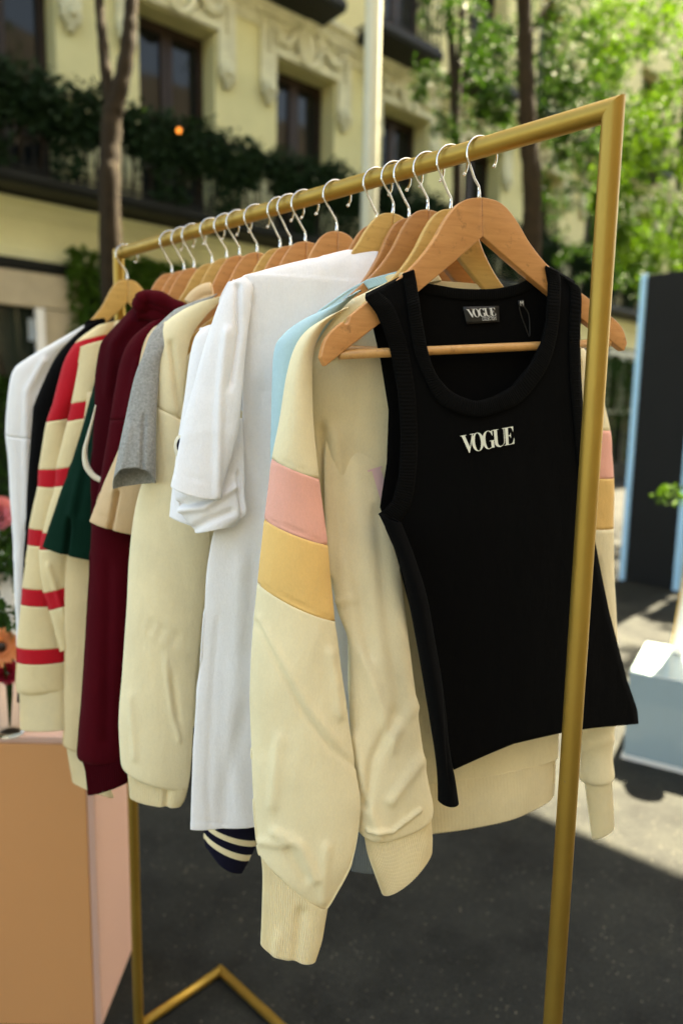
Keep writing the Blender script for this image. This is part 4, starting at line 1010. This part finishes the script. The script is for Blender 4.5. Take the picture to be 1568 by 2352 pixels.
cuff(g, [(600, 1962, 750, 2088, .027, .002), (605, 2010, 744, 2120, .026, .004), (604, 2080, 736, 2160, .026, .006), (600, 2166, 722, 2206, .026, .004)], .845, 'cream_rib', 84, nu=420,
     folds=[([(690, 2100), (676, 2215)], 14, -.005), ([(640, 2150), (632, 2200)], 12, .003)])
# its right sleeve, seen past the tank top
sleeve(g, [('shoulder', 'cream', [(1200, 742, 1270, 752, .014), (1258, 790, 1338, 800, .022), (1275, 870, 1372, 880, .028), (1285, 985, 1400, 990, .03)]), ('band', 'pink', [(1290, 1040, 1404, 1042, .03), (1295, 1096, 1408, 1099, .03)]),
           ('band', 'yellow', [(1300, 1155, 1409, 1156, .03), (1305, 1212, 1408, 1214, .03)]),
           ('sleeve', 'cream', [(1312, 1320, 1409, 1330, .03), (1322, 1480, 1416, 1470, .03), (1332, 1640, 1412, 1630, .03), (1334, 1740, 1406, 1730, .028), (1330, 1786, 1411, 1782, .028), (1344, 1800, 1404, 1796, .02)])], 1.13, 36, .003, folds=[([(1340, 1720), (1400, 1700)], 8, .004), ([(1372, 1300), (1380, 1480)], 10, -.008)])
cuff(g, [(1342, 1790, 1404, 1788, .02), (1350, 1850, 1406, 1840, .02), (1360, 1926, 1408, 1900, .02)], 1.13, 'cream_rib', 60)

# ------------------------------------------------------------------ lettering
def ell(cx, cy, rx, ry, a0, a1, n=20): return [(cx + rx * math.cos(t), cy + ry * math.sin(t)) for t in np.linspace(math.radians(a0), math.radians(a1), n)]
def ring(o, i): 
    return o + i, [(k, k + 1, len(o) + k + 1, len(o) + k) for k in range(len(o) - 1)]
LET = {}
vp = [(0, 1), (0, .972), (.10, .96), (.46, 0), (.52, 0), (.87, .96), (.98, .972), (.98, 1), (.66, 1), (.66, .972), (.80, .96), (.575, .30), (.33, .96), (.43, .972), (.43, 1)]
LET['V'] = [(vp, [tuple(range(len(vp)))])]
LET['O'] = [ring(ell(.42, .5, .42, .515, 0, 360, 41), ell(.42, .5, .20, .485, 0, 360, 41))]
gs = [(.60, .02), (.80, .02), (.80, .40), (.90, .412), (.90, .44), (.50, .44), (.50, .412), (.60, .40)]
LET['G'] = [ring(ell(.42, .5, .42, .515, 48, 300, 34), ell(.44, .5, .22, .485, 55, 292, 34)), (gs, [tuple(range(len(gs)))]), ([(.70, .70), (.725, .70), (.725, 1.0), (.70, 1.0), (.62, .93), (.62, .86)], [(0, 1, 2, 3, 4, 5)])]
up = [(0, 1), (0, .972), (.09, .96)] + ell(.445, .28, .355, .30, 180, 360, 16) + [(.80, .96), (.89, .972), (.89, 1), (.66, 1), (.66, .972), (.75, .96)] + ell(.53, .28, .22, .25, 360, 180, 16) + [(.31, .96), (.42, .972), (.42, 1)]
LET['U'] = [(up, [tuple(range(len(up)))])]
ep = [(0, 0), (0, .028), (.09, .04), (.09, .96), (0, .972), (0, 1), (.66, 1), (.66, .70), (.635, .70), (.57, .90), (.47, .965), (.30, .965), (.30, .53), (.38, .53), (.44, .58), (.455, .66), (.48, .66), (.48, .37), (.455, .37), (.44, .45), (.38, .495), (.30, .495), (.30, .035), (.50, .035), (.61, .12), (.68, .34), (.705, .34), (.70, 0)]
LET['E'] = [(ep, [tuple(range(len(ep)))])]
def vogue(parent, surf, quad, mat, word='VOGUE', name='letter'):
    """surf(px, py) -> 3D point; quad: TL, TR, BR, BL pixels"""
    adv = dict(zip('VOGUE', (0, .74, 1.47, 2.22, 2.98))); tot = 3.68
    tl, tr, br, bl = [np.array(p, float) for p in quad]
    for ch in word:
        b = MB()
        for pts, faces in LET[ch]:
            v = []
            for x, y in pts:
                u = (x + adv[ch]) / tot; q = bl * (1 - u) * (1 - y) + br * u * (1 - y) + tr * u * y + tl * (1 - u) * y
                v.append(surf(q[0], q[1]))
            b.add(v, faces)
        o = b.build(name, mat, parent, smooth=False)
# pink letter on the cream sweatshirt
from mathutils.bvhtree import BVHTree
_m, _n = lobe.shape[:2]; _bv = BVHTree.FromPolygons([Vector(p) for p in lobe.reshape(-1, 3)], grid_faces(_m, _n))
def on_lobe(x, y):
    d = ray(x, y); h = _bv.ray_cast(Vector(CAM), Vector(d / np.linalg.norm(d)))[0]
    p = np.array(h) if h is not None else at(x, y, .915)
    return p - d * .0012
def on_strip(pairs, n=3, per=8):
    G_ = np.zeros(((len(pairs) - 1) * per + 1, n, 3)); K_ = [np.array(a + b, float) for a, b in pairs]
    for j in range(len(G_)):
        i = min(j // per, len(pairs) - 2); t_ = j / per - i; r_ = K_[i] * (1 - t_) + K_[i + 1] * t_
        for k in range(n): G_[j, k] = on_lobe(r_[0] + (r_[2] - r_[0]) * k / (n - 1), r_[1] + (r_[3] - r_[1]) * k / (n - 1))
    return G_
lt = MB()
for G_ in (on_strip([((853, 1079), (873, 1073)), ((862, 1110), (882, 1105)), ((874, 1150), (888, 1146))]), on_strip([((844, 1080), (845, 1084)), ((884, 1068), (885, 1071))])): lt.add(G_.reshape(-1, 3), grid_faces(*G_.shape[:2], False))
lt.build('letter', M['print_pink'], g, smooth=False)

# ------------------------------------------------------------------ the black tank top
TS, TY = .168, 24
def tf(px, py, off=0):
    k = min(1, max(0, (py - 720) / 500)); w = math.sin(math.pi * min(1, max(0, (px - 880) / 560)))
    return gp(px, py, TS, TY, .0085 + .006 * min(1, max(0, (py - 640) / 60)) + .018 * k * w + off)
def tb(px, py, off=0):
    k = min(1, max(0, (py - 720) / 500)); return gp(px, py, TS, TY, -.009 - .002 * k + off)
tank = garment('black_tank_top', 'black ribbed tank top with white lettering, nearest garment', 'tank top', TS, TY)
def strip(name, pairs, surf, mat, n=14, per=6, wr=0, seed=1, solid=.0016, par=tank, build=True):
    K = np.array(sum([[np.array((*a, *b)) * (1 - j / per) + np.array((*c, *d)) * j / per for j in range(per)] for (a, b), (c, d) in zip(pairs[:-1], pairs[1:])], []) + [np.array((*pairs[-1][0], *pairs[-1][1]))]); G = np.zeros((len(K), n, 3))
    for j, r in enumerate(K):
        for i in range(n):
            t = i / (n - 1); G[j, i] = surf(r[0] * (1 - t) + r[2] * t, r[1] * (1 - t) + r[3] * t)
    if wr:
        fl = G.reshape(-1, 3); d = wr * vnoise(fl * [14, 14, 4] + seed, seed); G = (fl + np.outer(d, ndir(TY))).reshape(G.shape)
    if build: grid_obj(name, G, mat, par, closed=False, solid=solid)
    return G
def weld(name, Gs, mat, par, solid=.0016):
    b = MB()
    for G in Gs: b.add(G.reshape(-1, 3), grid_faces(*G.shape[:2], False))
    o = b.build(name, mat, par, solid=solid); bm = bmesh.new(); bm.from_mesh(o.data); bmesh.ops.remove_doubles(bm, verts=bm.verts, dist=.0004); bmesh.ops.recalc_face_normals(bm, faces=bm.faces); bm.to_mesh(o.data); bm.free(); return o
IL = [(950, 624), (956, 662), (967, 735), (981, 808), (1000, 860), (1036, 900), (1070, 918), (1092, 921.5), (1094, 985), (1100, 1040), (1108, 1130), (1122, 1260), (1140, 1400), (1160, 1550), (1172, 1650), (1179, 1709)]
OL = [(842, 684), (866, 722), (884, 762), (897, 805), (915, 900), (921, 1000), (917, 1090), (902, 1150), (876, 1180), (886, 1216), (904, 1256), (930, 1340), (950, 1430), (978, 1570), (1010, 1680), (1041, 1768)]
IR = [(1251, 614), (1258, 650), (1254, 732), (1242, 787), (1217, 837), (1175, 888), (1135, 910)] + IL[7:]
OR_ = [(1314, 650), (1331, 674), (1328, 774), (1328, 830), (1330, 890), (1334, 950), (1338, 1010), (1341, 1060), (1345, 1100), (1351, 1150), (1360, 1210), (1376, 1295), (1402, 1418), (1440, 1565), (1463, 1630), (1466, 1663)]
weld('front', [strip('', list(zip(IL, OL)), tf, None, 20, 6, .002, 5, build=False), strip('', list(zip(IR, OR_)), lambda x, y: tf(x, y - 8 * math.sin(math.pi * min(1, max(0, (x - 1179) / 287))) * min(1, max(0, (y - 1500) / 180))), None, 20, 6, .002, 5, build=False)[:, ::-1]], M['black'], tank)
BL_I = [(950, 632), (966, 648), (1000, 655), (1050, 663), (1098, 665), (1098, 800), (1100, 1040), (1140, 1400), (1176, 1690)]
BL_O = [(838, 682), (852, 735), (873, 825), (892, 941), (888, 1060), (872, 1165), (900, 1240), (968, 1500), (1012, 1750)]
BR_I = [(1252, 620), (1226, 632), (1190, 652), (1140, 663), (1098, 665)] + BL_I[5:]
BR_O = [(1322, 662), (1330, 740), (1332, 850), (1338, 960), (1341, 1050), (1346, 1100), (1352, 1180), (1396, 1400), (1458, 1640)]
weld('back', [strip('', list(zip(BL_I, BL_O)), tb, None, 18, 8, .001, 7, build=False), strip('', list(zip(BR_I, BR_O)), tb, None, 18, 8, .001, 7, build=False)[:, ::-1]], M['black'], tank)
# straps over the hanger
for fi, fo, bi, bo in ((IL[0], OL[0], BL_I[0], BL_O[0]), (IR[0], OR_[0], BR_I[0], BR_O[0])):
    G = np.zeros((9, 12, 3))
    for i in range(12):
        t = i / 11
        a = tf(fi[0] * (1 - t) + fo[0] * t, fi[1] * (1 - t) + fo[1] * t); c_ = tb(bi[0] * (1 - t) + bo[0] * t, bi[1] * (1 - t) + bo[1] * t)
        for j in range(9):
            u = j / 8; G[j, i] = a * (1 - u) + c_ * u + ZH * .005 * math.sin(math.pi * u)
    grid_obj('strap', G, M['black_rib'], tank, closed=False)
def band(name, inner, outer, surf, off, n_ribs, par=tank):
    K = catmull([(*a, *b) for a, b in zip(inner, outer)], 60); m = len(K); G = np.zeros((m, 7, 3))
    for j, r in enumerate(K):
        for i in range(7):
            t = i / 6; G[j, i] = surf(r[0] * (1 - t) + r[2] * t, r[1] * (1 - t) + r[3] * t, off * .65 * math.sin(math.pi * min(1, .15 + t * .8)) ** .6 + .0003 * math.sin(j * 2 * math.pi * n_ribs / m))
    grid_obj(name, G, M['black_rib'], par, closed=False, solid=.0022)
NI = [(949, 622), (956, 662), (967, 735), (981, 808), (1000, 860), (1036, 900), (1092, 921), (1135, 910), (1175, 888), (1217, 837), (1242, 787), (1254, 732), (1258, 650), (1251, 612)]
NO = [(924, 632), (931, 672), (940, 740), (950, 800), (972, 862), (1014, 930), (1090, 957), (1148, 944), (1196, 920), (1244, 862), (1268, 806), (1281, 735), (1285, 655), (1280, 626)]
band('neck_band', NI, NO, tf, .0035, 150)
AI = [(840, 686), (866, 722), (884, 762), (897, 805), (915, 900), (921, 1000), (917, 1090), (902, 1150), (870, 1181)]
AO = [(868, 668), (902, 700), (924, 756), (938, 805), (953, 900), (959, 1000), (955, 1092), (940, 1168), (902, 1216)]
band('armhole_band', AI, AO, tf, .0035, 90)
RI = [(1316, 652), (1332, 676), (1329, 774), (1329, 830), (1331, 890), (1335, 950), (1339, 1010), (1343, 1070), (1347, 1110)]
RO_ = [(1296, 640), (1309, 668), (1306, 774), (1307, 830), (1310, 890), (1315, 950), (1320, 1010), (1326, 1070), (1332, 1115)]
band('armhole_band', RI, RO_, tf, .0035, 90)
band('neck_band', BL_I[:5] + BR_I[3::-1], [(x, y + 24) for x, y in BL_I[:5] + BR_I[3::-1]], tb, .003, 80)
# folded side under the left arm
G = loft_grid(PX([(868, 1180, 922, 1200, .012), (888, 1222, 938, 1240, .014), (912, 1280, 956, 1290, .016), (934, 1360, 980, 1370, .018), (960, 1510, 1008, 1520, .018), (980, 1630, 1026, 1640, .018), (996, 1720, 1037, 1740, .014), (1004, 1790, 1046, 1790, .013), (1006, 1838, 1053, 1846, .012)], .855), 64, 6, .0012, 14, 9, [([(1018, 1500), (1034, 1800)], 4, -.003)])
grid_obj('side_fold', G, M['black'], tank)
vogue(tank, lambda x, y: tf(x, y, .0032), [(1056, 1001), (1179, 979), (1181, 1019), (1062, 1043)], M['print_white'])
# neck label and size tag
def quadmesh(q, surf, off, name, mat, par, n=6, solid=.0006):
    tl, tr, br, bl = [np.array(p, float) for p in q]; G = np.zeros((n, n, 3))
    for j in range(n):
        for i in range(n):
            u, y = i / (n - 1), j / (n - 1); p = (tl * (1 - u) + tr * u) * (1 - y) + (bl * (1 - u) + br * u) * y; G[j, i] = surf(p[0], p[1], off)
    return grid_obj(name, G, mat, par, closed=False, solid=solid)
quadmesh([(1063, 704), (1145, 702), (1147, 739), (1072, 744)], tb, .0042, 'neck_label', M['label_black'], tank)
vogue(tank, lambda x, y: tb(x, y, .0053), [(1070, 710), (1136, 706), (1139, 724), (1077, 730)], M['label_white'])
def small_text(txt, quad, surf, mat, par):
    cu = bpy.data.curves.new('lettering', 'FONT'); cu.body = txt; cu.resolution_u = 3
    o = bpy.data.objects.new('lettering', cu); COL.objects.link(o); bpy.context.view_layer.update()
    me = bpy.data.meshes.new_from_object(o.evaluated_get(bpy.context.evaluated_depsgraph_get()))
    co = np.array([v.co[:] for v in me.vertices]); lo, hi = co.min(0), co.max(0)
    tl, tr, br, bl = [np.array(p, float) for p in quad]; vs_ = []
    for p in co:
        u, y = (p[0] - lo[0]) / (hi[0] - lo[0]), (p[1] - lo[1]) / (hi[1] - lo[1]); q = bl * (1 - u) * (1 - y) + br * u * (1 - y) + tr * u * y + tl * (1 - u) * y; vs_.append(surf(q[0], q[1]))
    f = [tuple(p.vertices) for p in me.polygons]
    bpy.data.objects.remove(o); bpy.data.curves.remove(cu); bpy.data.meshes.remove(me)
    return mesh_obj('lettering', vs_, f, mat, par, smooth=False)
small_text('COLLECTION', [(1107, 727), (1139, 726), (1139, 735), (1107, 736)], lambda x, y: tb(x, y, .0053), M['label_white'], tank)
quadmesh([(1190, 690), (1203, 688), (1205, 704), (1192, 706)], tb, .0042, 'size_tag', M['label_black'], tank, 3)
small_text('M', [(1194, 691), (1201, 690), (1202, 701), (1195, 702)], lambda x, y: tb(x, y, .0053), M['label_white'], tank)
MB().tube(catmull([tb(x, y, .006) for x, y in [(1192, 706), (1198, 728), (1207, 752), (1215, 772), (1216, 748), (1213, 720), (1203, 704)]], 5), .0007, 6).build('tag_string', M['label_black'], tank)

# ------------------------------------------------------------------ plinths, flowers, boards
def block(name, label, cat, x0, x1, y0, y1, z1, mat_front, mat_side, mat_top):
    e = empty(name, ((x0 + x1) / 2, (y0 + y1) / 2, 0), label, cat)
    t = .018
    bx = lambda a0, a1, b0, b1, c0, c1: MB().box(((a0 + a1) / 2, (b0 + b1) / 2, (c0 + c1) / 2), (1, 0, 0), (0, 1, 0), (0, 0, 1), (a1 - a0) / 2, (b1 - b0) / 2, (c1 - c0) / 2)
    bx(x0, x1, y0, y1, z1 - t, z1).build('top', mat_top, e, smooth=False, bevel=.003)
    bx(x0, x1 - t - .001, y0, y0 + t, .003, z1 - t - .001).build('front_panel', mat_front, e, smooth=False, bevel=.002)
    bx(x1 - t, x1, y0 + .0005, y1, .003, z1 - t - .001).build('side_panel', mat_side, e, smooth=False, bevel=.002)
    bx(x0, x0 + t, y0 + t + .001, y1, .003, z1 - t - .001).build('side_panel', mat_side, e, smooth=False, bevel=.002)
    bx(x0 + t + .001, x1 - t - .001, y1 - t, y1, .003, z1 - t - .001).build('back_panel', mat_side, e, smooth=False, bevel=.002)
    return e
block('display_plinth', 'square peach and pale pink display plinth left of the rack', 'plinth', -.98, -.584, 1.566, 1.827, .778, M['peach'], M['peach_side'], M['peach_side'])
block('display_plinth', 'tall cream plinth behind the peach one at the left edge', 'plinth', -1.75, -1.19, 2.46, 2.9, .955, M['white_paint'], M['white_paint'], M['white_paint'])

def glass_mat():
    m, nt, b = new_mat('vase glass'); b.inputs['Base Color'].default_value = (.92, .97, .93, 1); b.inputs['Roughness'].default_value = .03
    b.inputs['Transmission Weight'].default_value = 1; b.inputs['IOR'].default_value = 1.06; return m
M['glass'] = glass_mat()
M['water'] = plain('vase water', (.20, .22, .14), .1)
def vase(p, r, h, label):
    e = empty('glass_vase', p, label, 'vase'); b = MB(); n = 24
    prof = [(0, .002), (r * .9, .002), (r, .012), (r, h), (r - .003, h), (r - .003, .012), (0, .008)]
    v = []; f = []
    for q, z in prof:
        for k in range(n): v.append(np.asarray(p) + [q * math.cos(2 * math.pi * k / n), q * math.sin(2 * math.pi * k / n), z])
    for j in range(len(prof) - 1):
        for k in range(n): f.append((j * n + k, j * n + (k + 1) % n, (j + 1) * n + (k + 1) % n, (j + 1) * n + k))
    b.add(v, f); b.build('vase', M['glass'], e); return e
def petals(c, axis, n, rin, rout, w, cup, rng, z=0, droop=0):
    c = np.asarray(c); axis = np.asarray(axis, float); axis /= np.linalg.norm(axis)
    x = np.cross(axis, [.3, .2, 1]); x /= np.linalg.norm(x); y = np.cross(axis, x); V_ = []; F_ = []
    for k in range(n):
        an = 2 * math.pi * (k + rng.uniform(-.2, .2)) / n; d = x * math.cos(an) + y * math.sin(an); s = np.cross(axis, d); L = rout * rng.uniform(.88, 1.08)
        b0 = len(V_)
        for t in (0, .35, .7, 1):
            q = c + axis * (z + cup * t * t - droop * t ** 3) + d * (rin + (L - rin) * t); ww = w * (math.sin(math.pi * (.12 + .80 * t)) ** .7)
            V_ += [q - s * ww + axis * cup * .12, q, q + s * ww + axis * cup * .12]
        for j in range(3):
            for i in range(2): F_.append((b0 + j * 3 + i, b0 + j * 3 + i + 1, b0 + j * 3 + i + 4, b0 + j * 3 + i + 3))
    return V_, F_
def flower(name, label, c, axis, layers, mat, foot, centre=None):
    e = empty(name, foot, label, 'flower'); rng = random.Random(int(abs(c[0]) * 9999))
    b = MB()
    for ly in layers: b.add(*petals(c, axis, *ly[:5], rng, *ly[5:]))
    b.build('petals', mat, e)
    if centre:
        m = MB(); m.ball(np.asarray(c) + np.asarray(axis) / np.linalg.norm(axis) * .006, centre, None, 12, 8); m.build('centre', M['frame_brown'], e)
    MB().tube(catmull([c, np.asarray(c) * .6 + np.asarray(foot) * .4 + [.004, 0, 0], foot], 5), .0028, 7).build('stem', M['leaf_dark'], e)
    return e
zt = .778
va = at(22, 1650, 1.66); va = np.array([va[0], va[1], zt + .0005])
vase(va, .032, .14, 'small glass vase on the peach plinth behind the striped cuff')
tocam = lambda p: (CAM - p) / np.linalg.norm(CAM - p)
c = at(2, 1487, 1.64); flower('gerbera', 'peach orange gerbera with a dark eye at the left edge', c, tocam(c) + [.1, 0, .15], [(26, .010, .045, .0055, .004), (22, .010, .036, .005, .009), (18, .008, .022, .004, .012)], M['petal_orange'], va + ZH * .02, .011)
c = at(18, 1548, 1.66); flower('carnation', 'crimson carnation below the gerbera', c, tocam(c) + [.2, 0, .5], [(14, .004, .030, .012, .004), (12, .004, .024, .011, .014), (9, .002, .016, .009, .02)], M['petal_red'], va + ZH * .02)
vb = at(-12, 1330, 2.55); vb = np.array([vb[0], vb[1], .9555])
vase(vb, .05, .17, 'glass vase on the tall cream plinth')
c = at(-6, 1180, 2.5); flower('peony', 'large pink peony at the left edge above green leaves', c, tocam(c) + [.2, 0, .3], [(10, .006, .062, .030, .010), (10, .006, .056, .028, .030), (9, .005, .046, .024, .044), (7, .003, .030, .018, .05)], M['petal_pink'], vb + ZH * .03)
def sprig(name, label, pts, foot, size, n, spread, mat, seed, cat='plant'):
    e = empty(name, foot, label, cat); r = np.random.default_rng(seed); P = []
    m = MB()
    for p in pts:
        P.append(np.asarray(p) + r.normal(0, spread, (n, 3))); m.tube(catmull([p, (np.asarray(p) + foot) / 2 + [0, .01, 0], foot], 4), .003, 6)
    leaves_obj('leaves', np.concatenate(P), size, M[mat], e, seed); m.build('stem', M['leaf_dark'], e); return e
sprig('leaf_spray', 'green leaves under the peony on the tall cream plinth', [at(12, 1250, 2.5), at(25, 1285, 2.52), at(-10, 1280, 2.5), at(5, 1225, 2.52)], vb + ZH * .05, .05, 60, .03, 'leaf_dark', 41)
sprig('leaf_spray', 'green leaves behind the gerbera on the peach plinth', [at(20, 1420, 1.70), at(28, 1455, 1.70), at(10, 1400, 1.71)], va + ZH * .03, .04, 26, .016, 'leaf_dark', 42)

# black display board with pale blue edges
p0 = hit(1420, 1331, (0, 0, 0), ZH); p1 = hit(1556, 1358, (0, 0, 0), ZH)
bx = (p1 - p0) / np.linalg.norm(p1 - p0); by = np.array([-bx[1], bx[0], 0]); by = by if by @ tocam(p0) < 0 else -by
bw = float(np.linalg.norm(p1 - p0)); bh = 2.86
board = empty('display_board', (p0 + p1) / 2, 'tall black display board with pale blue edge strips at the right edge', 'display board')
ew = .052
MB().box((p0 + p1) / 2 + by * .05 + ZH * (bh / 2 + .003), bx, by, ZH, bw / 2 - ew - .002, .03, bh / 2).build('panel', M['panel_black'], board, smooth=False, bevel=.004)
for q in (p0 + bx * ew / 2, p1 - bx * ew / 2): MB().box(q + by * .045 + ZH * (bh / 2 + .005), bx, by, ZH, ew / 2, .045, bh / 2 + .006).build('edge_strip', M['panel_blue'], board, smooth=False, bevel=.004)
# second board partly cut by the edge of the picture
q0 = p1 + bx * .03; MB_ = MB()
b2 = empty('display_board', q0 + bx * .5, 'pale glassy display board behind the black one at the right edge', 'display board')
MB().box(q0 + bx * .5 - by * .02 + by * .2 + ZH * 1.2, bx, by, ZH, .48, .02, 1.197).build('panel', plain('pale board', (.40, .60, .64), .3), b2, smooth=False, bevel=.004)

# glossy white plinth with a stand on it
q0 = hit(1430, 1742, (0, 0, 0), ZH); q1 = hit(1568, 1777, (0, 0, 0), ZH); gx = (q1 - q0) / np.linalg.norm(q1 - q0); gy = np.array([-gx[1], gx[0], 0]); gy = gy if gy @ tocam(q0) < 0 else -gy
gl = empty('glossy_plinth', q0 + gx * .4 + gy * .3, 'low glossy pale blue acrylic plinth at the right edge', 'plinth')
gh = .40
MB().box(q0 + gx * .45 + gy * .25 + ZH * (gh / 2 + .02), gx, gy, ZH, .45, .25, gh / 2).build('body', M['white_gloss'], gl, smooth=False, bevel=.004)
MB().box(q0 + gx * .45 + gy * .25 + ZH * .010, gx, gy, ZH, .458, .258, .009).build('base', M['white_paint'], gl, smooth=False, bevel=.002)
st0 = hit(1556, 1500, q0 + ZH * (gh + .021), ZH)
stand = empty('display_stand', st0, 'slim white display stand with a tan edge on the glossy plinth', 'stand')
b = MB(); b.tube([st0 + ZH * .002, st0 + ZH * .03, st0 + ZH * .5 + gx * .06, st0 + ZH * .85 + gx * .10], [.045, .024, .05, .075], 20); b.build('column', M['white_paint'], stand)
b = MB(); b.tube([st0 - gx * .026 + ZH * .03, st0 + ZH * .5 + gx * .008, st0 + ZH * .85 + gx * .022], [.006, .008, .010], 10); b.build('edge', M['wood_y'], stand)
sp0 = at(1600, 1250, 3.6)
sprig('leaf_sprig', 'small sunlit yellow green sprig in front of the black display board', [at(1512, 1142, 3.4), at(1528, 1132, 3.4), at(1540, 1124, 3.4), at(1560, 1150, 3.42), at(1590, 1140, 3.4)], st0 + ZH * .86 + gx * .10, .026, 26, .010, 'leaf', 43)
